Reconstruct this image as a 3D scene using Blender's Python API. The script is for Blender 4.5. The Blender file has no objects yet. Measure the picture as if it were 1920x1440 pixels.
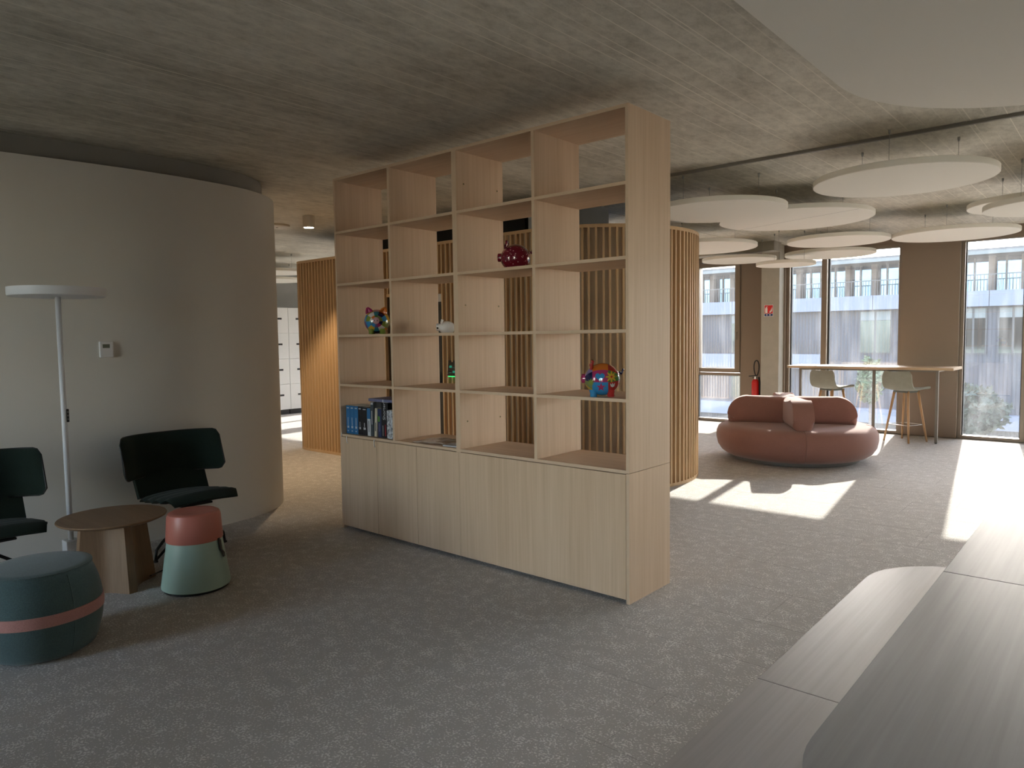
import bpy, bmesh, math, random
from mathutils import Vector, Matrix, noise as mnoise

R = math.radians
PI = math.pi
random.seed(7)
sc = bpy.context.scene
C = sc.collection

# ------------------------------------------------------------------ camera
CAM = (2.07953, -3.37155, 1.5)
YAW, PITCH, ROLL, FOC = -0.714341, -0.065817, -0.0134, 1346.25


def cam_axes():
    cy, sy, cp, sp = math.cos(YAW), math.sin(YAW), math.cos(PITCH), math.sin(PITCH)
    f = Vector((sy * cp, cy * cp, sp)); r = Vector((cy, -sy, 0)); u = r.cross(f)
    cr, sr = math.cos(ROLL), math.sin(ROLL)
    return cr * r + sr * u, -sr * r + cr * u, f


AR, AU, AF = cam_axes()


def ray(px, py):
    return AF + (px - 960) / FOC * AR - (py - 720) / FOC * AU


def at_z(px, py, z):
    d = ray(px, py); t = (z - CAM[2]) / d.z
    return Vector(CAM) + t * d


def at_y(px, py, y):
    d = ray(px, py); t = (y - CAM[1]) / d.y
    return Vector(CAM) + t * d


cd = bpy.data.cameras.new('camera')
cam = bpy.data.objects.new('camera', cd)
C.objects.link(cam)
m = Matrix.Identity(4)
for i in range(3):
    m[i][0], m[i][1], m[i][2], m[i][3] = AR[i], AU[i], -AF[i], CAM[i]
cam.matrix_world = m
cd.sensor_width = 36.0
cd.lens = FOC * 36.0 / 1920.0
cd.clip_start = 0.05
cd.clip_end = 500
sc.camera = cam

# ------------------------------------------------------------------ light
SUN_EL = R(24.6)
SUN_AZ = Vector((-0.133, 0.991, 0.0)).normalized()
world = bpy.data.worlds.new('world')
sc.world = world
world.use_nodes = True
wn = world.node_tree
wn.nodes.clear()
sky = wn.nodes.new('ShaderNodeTexSky')
sky.sky_type = 'NISHITA'
sky.sun_disc = False
sky.sun_elevation = SUN_EL
sky.sun_rotation = math.atan2(SUN_AZ.x, SUN_AZ.y)
sky.air_density = 1.0
sky.dust_density = 0.8
sky.ozone_density = 1.5
bg = wn.nodes.new('ShaderNodeBackground')
bg.inputs['Strength'].default_value = 0.62
wo = wn.nodes.new('ShaderNodeOutputWorld')
hs = wn.nodes.new('ShaderNodeHueSaturation')
hs.inputs['Saturation'].default_value = 0.95
wn.links.new(sky.outputs[0], hs.inputs['Color'])
gm = wn.nodes.new('ShaderNodeGamma')
gm.inputs['Gamma'].default_value = 0.72
wn.links.new(hs.outputs[0], gm.inputs['Color'])
tn = wn.nodes.new('ShaderNodeMix'); tn.data_type = 'RGBA'; tn.blend_type = 'MULTIPLY'
tn.inputs[0].default_value = 1.0
tn.inputs[7].default_value = (1.06, 0.98, 0.94, 1)
wn.links.new(gm.outputs[0], tn.inputs[6])
wn.links.new(tn.outputs[2], bg.inputs['Color'])
wn.links.new(bg.outputs[0], wo.inputs['Surface'])

sl = bpy.data.lights.new('sun_offscreen', 'SUN')
sl.energy = 2.3
sl.angle = R(0.53)
sl.color = (1.0, 0.93, 0.82)
sun = bpy.data.objects.new('sun_offscreen', sl)
C.objects.link(sun)
sdir = (SUN_AZ * math.cos(SUN_EL) + Vector((0, 0, math.sin(SUN_EL))))
sun.rotation_euler = sdir.to_track_quat('Z', 'Y').to_euler()
sun.location = (0, 20, 12)

sc.view_settings.view_transform = 'Standard'
sc.view_settings.look = 'None'
sc.view_settings.gamma = 1.0
sc.view_settings.exposure = 2.82
sc.view_settings.use_curve_mapping = False
sc.cycles.diffuse_bounces = 7
sc.cycles.max_bounces = 14
sc.cycles.transparent_max_bounces = 16
sc.cycles.sample_clamp_indirect = 6.0
sc.cycles.caustics_reflective = False
sc.cycles.caustics_refractive = False


# ------------------------------------------------------------------ materials
class NT:
    def __init__(s, name):
        s.m = bpy.data.materials.new(name); s.m.use_nodes = True
        s.t = s.m.node_tree; s.t.nodes.clear()
        s.out = s.n('ShaderNodeOutputMaterial')

    def n(s, typ, **kw):
        x = s.t.nodes.new(typ)
        for k, v in kw.items():
            setattr(x, k, v)
        return x

    def l(s, a, b):
        s.t.links.new(a, b)

    def math(s, op, a, b=None, clamp=False):
        x = s.n('ShaderNodeMath', operation=op, use_clamp=clamp)
        for i, v in enumerate((a, b)):
            if v is None:
                continue
            if isinstance(v, (int, float)):
                x.inputs[i].default_value = v
            else:
                s.l(v, x.inputs[i])
        return x.outputs[0]

    def mix(s, f, a, b):
        x = s.n('ShaderNodeMix', data_type='RGBA')
        for sock, v in ((x.inputs[0], f), (x.inputs[6], a), (x.inputs[7], b)):
            if isinstance(v, (int, float)):
                sock.default_value = v
            elif isinstance(v, tuple):
                sock.default_value = (*v[:3], 1)
            else:
                s.l(v, sock)
        return x.outputs[2]

    def coord(s, kind, scale=(1, 1, 1)):
        if kind == 'pos':
            o = s.n('ShaderNodeNewGeometry').outputs['Position']
        else:
            o = s.n('ShaderNodeTexCoord').outputs['Object']
        mp = s.n('ShaderNodeMapping')
        mp.inputs['Scale'].default_value = scale
        s.l(o, mp.inputs['Vector'])
        return mp.outputs[0]

    def noise(s, vec, scale, detail=3.0, rough=0.55):
        x = s.n('ShaderNodeTexNoise')
        x.inputs['Scale'].default_value = scale
        x.inputs['Detail'].default_value = detail
        x.inputs['Roughness'].default_value = rough
        s.l(vec, x.inputs['Vector'])
        return x.outputs['Fac']

    def ramp(s, f, lo, hi):
        x = s.n('ShaderNodeMapRange')
        x.inputs['From Min'].default_value = lo
        x.inputs['From Max'].default_value = hi
        s.l(f, x.inputs['Value'])
        return x.outputs[0]

    def bsdf(s, col, rough=0.5, metal=0.0, spec=0.5, bump=None, bstr=0.2, bdist=0.01, **kw):
        p = s.n('ShaderNodeBsdfPrincipled')
        for k, v in (('Base Color', col), ('Roughness', rough), ('Metallic', metal), ('Specular IOR Level', spec)):
            if isinstance(v, (int, float)):
                p.inputs[k].default_value = v
            elif isinstance(v, tuple):
                p.inputs[k].default_value = (*v[:3], 1)
            else:
                s.l(v, p.inputs[k])
        for k, v in kw.items():
            p.inputs[k.replace('_', ' ')].default_value = v
        if bump is not None:
            b = s.n('ShaderNodeBump')
            b.inputs['Strength'].default_value = bstr
            b.inputs['Distance'].default_value = bdist
            s.l(bump, b.inputs['Height']); s.l(b.outputs[0], p.inputs['Normal'])
        s.l(p.outputs[0], s.out.inputs['Surface'])
        return p


def plain(name, col, rough=0.5, metal=0.0, var=0.06, scale=8.0, spec=0.5, coat=0.0, bump=0.0, stretch=(1, 1, 1)):
    t = NT(name)
    v = t.coord('obj', stretch)
    n = t.noise(v, scale, 3)
    a = tuple(c * (1 - var) for c in col); b = tuple(min(1, c * (1 + var)) for c in col)
    cc = t.mix(n, a, b)
    p = t.bsdf(cc, rough, metal, spec, bump=n if bump else None, bstr=bump, bdist=0.004)
    if coat:
        p.inputs['Coat Weight'].default_value = coat
        p.inputs['Coat Roughness'].default_value = 0.04
    return t.m


def wood(name, light, dark, axis='z', rough=0.5, scale=1.0, kind='obj', spec=0.4, contrast=1.0):
    t = NT(name)
    s1 = [28.0 * scale] * 3; s2 = [110.0 * scale] * 3; s3 = [5.0 * scale] * 3
    i = 'xyz'.index(axis)
    s1[i] *= 0.035; s2[i] *= 0.02; s3[i] *= 0.12
    a = t.noise(t.coord(kind, tuple(s1)), 1.0, 4, 0.6)
    b = t.noise(t.coord(kind, tuple(s2)), 1.0, 2, 0.5)
    c = t.noise(t.coord(kind, tuple(s3)), 1.0, 3, 0.5)
    f = t.math('ADD', t.math('MULTIPLY', t.ramp(a, 0.3, 0.7), 0.45), t.math('MULTIPLY', t.ramp(b, 0.3, 0.7), 0.3))
    f = t.math('ADD', f, t.math('MULTIPLY', t.ramp(c, 0.3, 0.7), 0.3))
    f = t.math('MULTIPLY', f, contrast, clamp=True)
    t.bsdf(t.mix(f, light, dark), rough, 0, spec, bump=b, bstr=0.12, bdist=0.002)
    return t.m


def fabric(name, col, rough=0.95, var=0.2, scale=260.0, sheen=0.3):
    t = NT(name)
    v = t.coord('obj')
    n = t.noise(v, scale, 2, 0.6)
    n2 = t.noise(v, 9.0, 2)
    f = t.math('ADD', t.math('MULTIPLY', n, 0.8), t.math('MULTIPLY', n2, 0.2))
    a = tuple(c * (1 - var) for c in col); b = tuple(min(1, c * (1 + var)) for c in col)
    p = t.bsdf(t.mix(t.ramp(f, 0.3, 0.7), a, b), rough, 0, 0.2, bump=n, bstr=0.25, bdist=0.002)
    p.inputs['Sheen Weight'].default_value = sheen
    return t.m


def emit(name, col, strength):
    t = NT(name)
    e = t.n('ShaderNodeEmission')
    e.inputs['Color'].default_value = (*col, 1); e.inputs['Strength'].default_value = strength
    t.l(e.outputs[0], t.out.inputs['Surface'])
    return t.m


def glass_mat():
    t = NT('window_glass')
    tr = t.n('ShaderNodeBsdfTransparent'); tr.inputs['Color'].default_value = (0.93, 0.95, 0.96, 1)
    gl = t.n('ShaderNodeBsdfGlossy'); gl.inputs['Roughness'].default_value = 0.0
    gl.inputs['Color'].default_value = (0.95, 0.97, 1.0, 1)
    fr = t.n('ShaderNodeFresnel'); fr.inputs['IOR'].default_value = 1.5
    mx = t.n('ShaderNodeMixShader')
    t.l(t.math('MULTIPLY', fr.outputs[0], 1.9, clamp=True), mx.inputs[0])
    t.l(tr.outputs[0], mx.inputs[1]); t.l(gl.outputs[0], mx.inputs[2])
    # dust and wipe marks, plus an even film added as haze over the view
    v = t.coord('obj', (3.0, 1.0, 0.5))
    d = t.ramp(t.noise(v, 2.2, 6, 0.7), 0.45, 0.85)
    v2 = t.coord('obj', (60.0, 60.0, 60.0))
    d2 = t.ramp(t.noise(v2, 1.0, 2, 0.6), 0.68, 0.8)
    dd = t.math('ADD', t.math('ADD', t.math('MULTIPLY', d, 0.03), 0.012), t.math('MULTIPLY', d2, 0.02))
    df = t.n('ShaderNodeBsdfTranslucent'); df.inputs['Color'].default_value = (0.9, 0.92, 0.95, 1)
    m2 = t.n('ShaderNodeMixShader')
    t.l(dd, m2.inputs[0]); t.l(mx.outputs[0], m2.inputs[1]); t.l(df.outputs[0], m2.inputs[2])
    t.l(m2.outputs[0], t.out.inputs['Surface'])
    return t.m


def carpet_mat():
    t = NT('carpet')
    v = t.coord('pos', (1.0, 1.0, 1.0))
    fl = t.n('ShaderNodeTexVoronoi'); fl.inputs['Scale'].default_value = 105.0
    t.l(v, fl.inputs['Vector'])
    fn = t.noise(v, 105.0, 2, 0.5)
    cl = t.noise(v, 13.0, 4, 0.65)
    thr = t.math('ADD', t.math('MULTIPLY', fn, 0.85), t.math('MULTIPLY', cl, 0.49))
    fleck = t.ramp(thr, 0.715, 0.765)
    fleck.node.clamp = True
    grain = t.noise(v, 420.0, 2, 0.6)
    base = t.mix(t.ramp(grain, 0.3, 0.7), CARPET_A, CARPET_B)
    big = t.noise(v, 1.3, 2)
    base = t.mix(t.math('MULTIPLY', big, 0.25), base, CARPET_A)
    col = t.mix(t.math('MULTIPLY', fleck, 0.85), base, CARPET_C)
    h = t.math('ADD', t.math('MULTIPLY', fleck, 0.7), t.math('MULTIPLY', grain, 0.35))
    p = t.bsdf(col, 0.93, 0, 0.25, bump=h, bstr=0.55, bdist=0.006)
    p.inputs['Sheen Weight'].default_value = 0.15
    return t.m


def concrete_ceiling():
    t = NT('board_marked_concrete')
    g = t.n('ShaderNodeNewGeometry').outputs['Position']
    sp = t.n('ShaderNodeSeparateXYZ'); t.l(g, sp.inputs[0])
    wob = t.noise(t.coord('pos', (0.6, 0.25, 1)), 1.0, 2)
    x = t.math('ADD', sp.outputs[0], t.math('MULTIPLY', wob, 0.05))

    def lines(period, off, width, brk_seed):
        q = t.math('FRACT', t.math('DIVIDE', t.math('ADD', x, off), period))
        d = t.math('ABSOLUTE', t.math('SUBTRACT', q, 0.5))
        ln = t.math('LESS_THAN', d, width / period)
        br = t.noise(t.coord('pos', (1.0 / period * 0.9, 0.55, brk_seed)), 1.0, 3, 0.6)
        return t.math('MULTIPLY', ln, t.ramp(br, 0.38, 0.56))
    l1 = lines(0.115, 0.0, 0.003, 1.0)
    l2 = lines(0.37, 0.06, 0.004, 3.3)
    ln = t.math('MAXIMUM', l1, l2)
    st = t.noise(t.coord('pos', (2.6, 1.1, 1)), 1.0, 8, 0.72)
    st2 = t.noise(t.coord('pos', (16.0, 8.0, 1)), 1.0, 8, 0.8)
    st3 = t.noise(t.coord('pos', (0.5, 0.4, 1)), 1.0, 2, 0.5)
    f = t.math('ADD', t.math('MULTIPLY', t.ramp(st, 0.35, 0.7), 0.55), t.math('MULTIPLY', t.ramp(st2, 0.42, 0.66), 0.42))
    f = t.math('ADD', f, t.math('MULTIPLY', t.ramp(st3, 0.4, 0.65), 0.25), clamp=True)
    col = t.mix(f, (0.82, 0.79, 0.70), (0.37, 0.35, 0.295))
    col = t.mix(t.math('MULTIPLY', ln, 0.85), col, (0.85, 0.81, 0.72))
    h = t.math('ADD', t.math('MULTIPLY', ln, 0.6), t.math('MULTIPLY', st2, 0.5))
    t.bsdf(col, 0.7, 0, 0.35, bump=h, bstr=0.3, bdist=0.006)
    return t.m


CARPET_A = (0.385, 0.36, 0.335)
CARPET_B = (0.50, 0.47, 0.435)
CARPET_C = (0.78, 0.75, 0.71)

M = {}
M['carpet'] = carpet_mat()
M['ceiling'] = concrete_ceiling()
M['glass'] = glass_mat()
M['white_wall'] = plain('painted_plaster', (0.69, 0.665, 0.615), 0.75, var=0.03, scale=3, bump=0.05)
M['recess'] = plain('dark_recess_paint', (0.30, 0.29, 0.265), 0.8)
M['grey_wall'] = plain('grey_plaster', (0.42, 0.43, 0.43), 0.8, var=0.04)
M['black'] = plain('black_plastic', (0.012, 0.012, 0.013), 0.4, var=0.1)
M['duct_black'] = plain('black_duct', (0.01, 0.01, 0.01), 0.8)
M['oak'] = wood('oak_laminate_upright', (0.72, 0.545, 0.39), (0.56, 0.395, 0.26), 'z')
M['oak_x'] = wood('oak_laminate_shelf', (0.72, 0.545, 0.39), (0.56, 0.395, 0.26), 'x')
M['door_oak'] = wood('oak_laminate_door', (0.72, 0.545, 0.39), (0.56, 0.395, 0.26), 'z', contrast=1.0)
M['oak_edge'] = plain('oak_edge_band', (0.64, 0.475, 0.33), 0.5, var=0.06)
M['slat'] = wood('oak_slat', (0.65, 0.46, 0.27), (0.51, 0.34, 0.185), 'z', scale=0.8)
M['slat_rail'] = wood('oak_rail', (0.65, 0.46, 0.27), (0.51, 0.34, 0.185), 'x', scale=0.8)
M['slat_back'] = plain('slat_backing', (0.42, 0.335, 0.24), 0.85, var=0.08)
M['door_dark'] = plain('dark_door', (0.03, 0.032, 0.032), 0.45)
M['disc'] = plain('acoustic_felt', (0.87, 0.845, 0.775), 0.9, var=0.02, scale=300, bump=0.1)
M['wire'] = plain('steel_wire', (0.35, 0.35, 0.34), 0.35, 0.9)
M['metal_brown'] = plain('bronze_cladding', (0.24, 0.185, 0.14), 0.42, 0.3, var=0.05, scale=2)
M['frame_brown'] = plain('bronze_frame', (0.26, 0.21, 0.165), 0.4, 0.3, var=0.04)
M['gasket'] = plain('rubber_gasket', (0.012, 0.012, 0.012), 0.7)
M['concrete'] = plain('cast_concrete', (0.42, 0.395, 0.335), 0.75, var=0.14, scale=6, bump=0.15)
M['sofa'] = fabric('rose_wool', (0.285, 0.14, 0.112), var=0.12)
M['sofa_seam'] = fabric('rose_piping', (0.285, 0.14, 0.112), var=0.12)
M['plinth_grey'] = plain('grey_plinth', (0.2, 0.19, 0.18), 0.6)
M['stool_fab'] = fabric('sage_felt', (0.29, 0.295, 0.245), var=0.25)
M['stool_dark'] = plain('dark_sage_rim', (0.14, 0.155, 0.14), 0.7)
M['beech'] = wood('beech_leg', (0.66, 0.42, 0.23), (0.5, 0.29, 0.14), 'z')
M['chrome'] = plain('brushed_steel', (0.7, 0.7, 0.68), 0.25, 0.95)
M['bar_top'] = wood('oak_bar_top', (0.62, 0.47, 0.32), (0.47, 0.33, 0.2), 'x')
M['bar_leg'] = plain('taupe_powder_coat', (0.2, 0.185, 0.16), 0.5)
M['table_top'] = wood('grey_oak_table_top', (0.31, 0.31, 0.318), (0.21, 0.208, 0.212), 'y', rough=0.37, scale=0.8, spec=0.5)
M['bench_top'] = wood('oak_bench_top', (0.50, 0.47, 0.455), (0.36, 0.33, 0.31), 'y', rough=0.37, scale=0.8, spec=0.6)
M['coffee'] = wood('walnut_toned_oak', (0.31, 0.20, 0.12), (0.20, 0.12, 0.068), 'x', scale=0.9)
M['coffee_base'] = wood('walnut_toned_oak_base', (0.31, 0.20, 0.12), (0.20, 0.12, 0.068), 'z', scale=0.9)
M['green'] = fabric('forest_green_wool', (0.014, 0.026, 0.02), var=0.25, sheen=0.12)
M['pouf'] = fabric('petrol_wool', (0.075, 0.125, 0.13), var=0.3)
M['pink'] = fabric('pink_strap', (0.52, 0.26, 0.235), var=0.2)
M['coral'] = plain('coral_plastic', (0.55, 0.185, 0.14), 0.38, var=0.04)
M['mint'] = plain('mint_plastic', (0.36, 0.50, 0.43), 0.38, var=0.04)
M['white_metal'] = plain('white_powder_coat', (0.72, 0.74, 0.78), 0.4, var=0.02)
M['white_plastic'] = plain('white_plastic', (0.75, 0.75, 0.76), 0.4, var=0.02)
M['lcd'] = plain('grey_display', (0.18, 0.19, 0.13), 0.25)
M['red_paint'] = plain('red_enamel', (0.62, 0.015, 0.012), 0.25, var=0.04)
M['locker'] = plain('locker_white', (0.78, 0.79, 0.79), 0.45, var=0.02)
M['lamp_white'] = plain('lamp_housing', (0.72, 0.68, 0.6), 0.5, var=0.02)
M['sign_red'] = plain('sign_red', (0.65, 0.02, 0.02), 0.4)
M['sign_white'] = plain('sign_white', (0.85, 0.85, 0.83), 0.4)
M['sign_blue'] = plain('sign_blue', (0.02, 0.06, 0.2), 0.4)
M['brass'] = plain('shelf_pin_hole', (0.5, 0.38, 0.2), 0.4, 0.6)


# ------------------------------------------------------------------ mesh helpers
def link(name, me, mat=None, parent=None, loc=None, rot=None):
    o = bpy.data.objects.new(name, me)
    C.objects.link(o)
    if mat is not None and me is not None and not me.materials:
        me.materials.append(mat)
    if parent is not None:
        o.parent = parent
    if loc is not None:
        o.location = loc
    if rot is not None:
        o.rotation_euler = rot
    return o


def mesh_from(verts, faces, smooth=False, name='mesh'):
    me = bpy.data.meshes.new(name)
    me.from_pydata([tuple(v) for v in verts], [], faces)
    me.update()
    if smooth:
        me.polygons.foreach_set('use_smooth', [True] * len(me.polygons))
    return me


def bm_mesh(bm, smooth=False, angle=None):
    bmesh.ops.recalc_face_normals(bm, faces=bm.faces)
    me = bpy.data.meshes.new('mesh')
    bm.to_mesh(me); bm.free()
    if smooth:
        me.polygons.foreach_set('use_smooth', [True] * len(me.polygons))
        if angle:
            try:
                me.set_sharp_from_angle(angle=angle)
            except Exception:
                pass
    return me


def flat_caps(me):
    for p in me.polygons:
        n = p.normal
        if max(abs(n.x), abs(n.y), abs(n.z)) > 0.9995:
            p.use_smooth = False


def bm_box(bm, lo, hi):
    c = [(a + b) / 2 for a, b in zip(lo, hi)]
    s = [abs(b - a) for a, b in zip(lo, hi)]
    mt = Matrix.Translation(c) @ Matrix.Diagonal((*s, 1))
    return bmesh.ops.create_cube(bm, size=1.0, matrix=mt)['verts']


def box_me(lo, hi, bev=0.0, seg=2):
    bm = bmesh.new(); bm_box(bm, lo, hi)
    if bev:
        bmesh.ops.bevel(bm, geom=bm.edges[:], offset=bev, segments=seg, affect='EDGES', profile=0.5)
    me = bm_mesh(bm, smooth=bool(bev), angle=R(35))
    flat_caps(me)
    return me


def box(name, lo, hi, mat, parent=None, bev=0.0, seg=2, **kw):
    return link(name, box_me(lo, hi, bev, seg), mat, parent, **kw)


def lathe_me(prof, seg=48, close=True):
    vs, fs = [], []
    n = len(prof)
    for k in range(seg):
        a = 2 * PI * k / seg
        for r, z in prof:
            vs.append((r * math.cos(a), r * math.sin(a), z))
    for k in range(seg):
        k2 = (k + 1) % seg
        for i in range(n - 1):
            fs.append((k * n + i, k2 * n + i, k2 * n + i + 1, k * n + i + 1))
    bm = bmesh.new()
    bv = [bm.verts.new(v) for v in vs]
    for f in fs:
        try:
            bm.faces.new([bv[i] for i in f])
        except ValueError:
            pass
    bmesh.ops.remove_doubles(bm, verts=bm.verts, dist=1e-6)
    bmesh.ops.holes_fill(bm, edges=[e for e in bm.edges if e.is_boundary], sides=0)
    return bm_mesh(bm, True, R(40))


def lathe(name, prof, mat, parent=None, seg=48, **kw):
    return link(name, lathe_me(prof, seg), mat, parent, **kw)


def tube_me(pts, r, seg=10, closed=False, r2=None):
    pts = [Vector(p) for p in pts]
    n = len(pts)
    vs, fs = [], []
    up = None
    for i, p in enumerate(pts):
        if closed:
            d = (pts[(i + 1) % n] - pts[i - 1]).normalized()
        else:
            d = (pts[min(i + 1, n - 1)] - pts[max(i - 1, 0)]).normalized()
        if up is None:
            up = Vector((0, 0, 1)) if abs(d.z) < 0.9 else Vector((1, 0, 0))
        x = d.cross(up).normalized(); y = x.cross(d).normalized(); up = y
        rr = r if r2 is None else r + (r2 - r) * i / (n - 1)
        for k in range(seg):
            a = 2 * PI * k / seg
            vs.append(p + (x * math.cos(a) + y * math.sin(a)) * rr)
    m = n if closed else n - 1
    for i in range(m):
        j = (i + 1) % n
        for k in range(seg):
            k2 = (k + 1) % seg
            fs.append((i * seg + k, i * seg + k2, j * seg + k2, j * seg + k))
    if not closed:
        fs.append(tuple(range(seg))[::-1]); fs.append(tuple((n - 1) * seg + k for k in range(seg)))
    return mesh_from(vs, fs, True)


def tube(name, pts, r, mat, parent=None, seg=10, closed=False, r2=None, **kw):
    return link(name, tube_me(pts, r, seg, closed, r2), mat, parent, **kw)


def prism_me(poly, z0, z1, bev=0.0, seg=2):
    bm = bmesh.new()
    lo = [bm.verts.new((x, y, z0)) for x, y in poly]
    hi = [bm.verts.new((x, y, z1)) for x, y in poly]
    b = bm.faces.new(lo[::-1]); t = bm.faces.new(hi)
    n = len(poly)
    for i in range(n):
        bm.faces.new((lo[i], lo[(i + 1) % n], hi[(i + 1) % n], hi[i]))
    if bev:
        ed = list(set(b.edges) | set(t.edges))
        bmesh.ops.bevel(bm, geom=ed, offset=bev, segments=seg, affect='EDGES', profile=0.5)
    me = bm_mesh(bm, True, R(30))
    flat_caps(me)
    return me


def rounded_rect(x0, x1, y0, y1, radii, seg=14):
    """corner radii in order (x0,y0) (x1,y0) (x1,y1) (x0,y1)"""
    cs = [(x0, y0, PI, 1, 1), (x1, y0, 1.5 * PI, -1, 1), (x1, y1, 0, -1, -1), (x0, y1, 0.5 * PI, 1, -1)]
    out = []
    for (x, y, a0, sx, sy), r in zip(cs, radii):
        if r <= 0:
            out.append((x, y)); continue
        cx, cy = x + sx * r, y + sy * r
        for k in range(seg + 1):
            a = a0 + 0.5 * PI * k / seg
            out.append((cx + r * math.cos(a), cy + r * math.sin(a)))
    return out


def grid_me(fn, nu, nv, thick=0.0, closed_u=False):
    """surface fn(u,v)->Vector, optional thickness along normals"""
    P = [[Vector(fn(i / nu, j / nv)) for j in range(nv + 1)] for i in range(nu + 1)]
    vs, fs = [], []

    def nrm(i, j):
        a = P[min(i + 1, nu)][j] - P[max(i - 1, 0)][j]
        b = P[i][min(j + 1, nv)] - P[i][max(j - 1, 0)]
        n = a.cross(b)
        return n.normalized() if n.length > 1e-9 else Vector((0, 0, 1))
    W = nv + 1
    for i in range(nu + 1):
        for j in range(W):
            th = thick(i / nu, j / nv) if callable(thick) else thick
            vs.append(P[i][j] + nrm(i, j) * th / 2)
    for i in range(nu):
        for j in range(nv):
            fs.append((i * W + j, (i + 1) * W + j, (i + 1) * W + j + 1, i * W + j + 1))
    if thick:
        o = len(vs)
        for i in range(nu + 1):
            for j in range(W):
                th = thick(i / nu, j / nv) if callable(thick) else thick
                vs.append(P[i][j] - nrm(i, j) * th / 2)
        for i in range(nu):
            for j in range(nv):
                fs.append((o + i * W + j, o + i * W + j + 1, o + (i + 1) * W + j + 1, o + (i + 1) * W + j))
        for i in range(nu):
            for j in (0, nv):
                a, b = i * W + j, (i + 1) * W + j
                fs.append((a, a + o, b + o, b) if j == 0 else (a, b, b + o, a + o))
        for j in range(nv):
            for i in (0, nu):
                a, b = i * W + j, i * W + j + 1
                fs.append((a, b, b + o, a + o) if i == 0 else (a, a + o, b + o, b))
    bm = bmesh.new()
    me = mesh_from(vs, fs)
    bm.from_mesh(me)
    bpy.data.meshes.remove(me)
    bmesh.ops.remove_doubles(bm, verts=bm.verts, dist=1e-5)
    return bm_mesh(bm, True, R(50))


def thing(name, label, cat, loc=(0, 0, 0), rotz=0.0, group=None):
    o = bpy.data.objects.new(name, None)
    C.objects.link(o)
    o.location = loc; o.rotation_euler = (0, 0, rotz)
    o.empty_display_size = 0.1
    return tag(o, label, cat, group)


def tag(o, label, cat, group=None):
    o['label'] = label; o['category'] = cat
    if group:
        o['group'] = group
    return o


def struct(o, label=None):
    o['kind'] = 'structure'
    if label:
        o['label'] = label
    return o


def sempty(name, label=None, loc=(0, 0, 0)):
    o = bpy.data.objects.new(name, None); C.objects.link(o); o.location = loc
    return struct(o, label)


def copy_tree(o, parent=None):
    c = o.copy(); C.objects.link(c); c.parent = parent
    for ch in list(o.children):
        copy_tree(ch, c)
    return c


def text_me(body, size, extrude=0.0005):
    cu = bpy.data.curves.new('txt', 'FONT')
    cu.body = body; cu.size = size; cu.extrude = extrude; cu.align_x = 'LEFT'
    o = bpy.data.objects.new('txt', cu); C.objects.link(o)
    dg = bpy.context.evaluated_depsgraph_get()
    me = bpy.data.meshes.new_from_object(o.evaluated_get(dg))
    bpy.data.objects.remove(o); bpy.data.curves.remove(cu)
    return me


# ================================================================== STRUCTURE
CEIL = 2.9
FAC = 8.3          # inner face of the window wall
HEAD = 2.77
BACK = -6.4        # wall behind the viewer
EAST = 6.2
WEST = -12.6

# ---- floor: slab, loose-laid carpet tiles
floor = box('floor', (WEST - 0.3, BACK - 0.3, -0.2), (EAST + 0.3, FAC + 0.25, -0.006), M['carpet'])
struct(floor, 'grey flecked carpet tile floor')
TS = 0.487
bm = bmesh.new()
TL = TS * 2
vv = bm_box(bm, (-TL / 2 + 0.0002, -TS / 2 + 0.0003, -0.006), (TL / 2 - 0.0002, TS / 2 - 0.0003, 0))
top = [e for e in bm.edges if all(abs(v.co.z) < 1e-6 for v in e.verts)]
bmesh.ops.bevel(bm, geom=top, offset=0.0009, segments=1, affect='EDGES')
tile_me = bm_mesh(bm)
tile_me.materials.append(M['carpet'])
y_ref, x_ref = -1.73 + TS / 2, -0.2
cells = []
for i in range(-14, 8):
    for j in range(-10, 21):
        cx, cy = x_ref + (i + (0.0, 0.37, 0.71)[j % 3]) * TL, y_ref + j * TS
        if not (WEST - 0.2 < cx < EAST + 0.2 and BACK < cy < FAC - 0.1):
            continue
        v = Vector((cx, cy, 0)) - Vector(CAM)
        dz = v.dot(AF)
        vis = False
        if dz > 0.3:
            px = 960 + FOC * v.dot(AR) / dz; py = 720 - FOC * v.dot(AU) / dz
            vis = -150 < px < 2070 and 700 < py < 1640
        hidden = (-6.6 < cx < -1.6 and 2.4 < cy < 4.2) or (cx < -3.8 and cy < 0.2) or (cx > 1.9 and cy < 0.8)
        cells.append(((0 if vis and not hidden else 1), v.length, cx, cy))
cells.sort()
near = cells[:280]; rest = cells[280:]
for _, _, cx, cy in near:
    o = bpy.data.objects.new('carpet_tile', tile_me); C.objects.link(o)
    o.location = (cx, cy, 0); o.parent = floor
bm = bmesh.new()
for _, _, cx, cy in rest:
    h = TS / 2 - 0.0003
    bm.faces.new([bm.verts.new((cx + a * (h + TS / 2), cy + b * h, 0)) for a, b in ((-1, -1), (1, -1), (1, 1), (-1, 1))])
o = link('carpet_tile_field', bm_mesh(bm), M['carpet'], floor)
o['kind'] = 'stuff'

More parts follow.
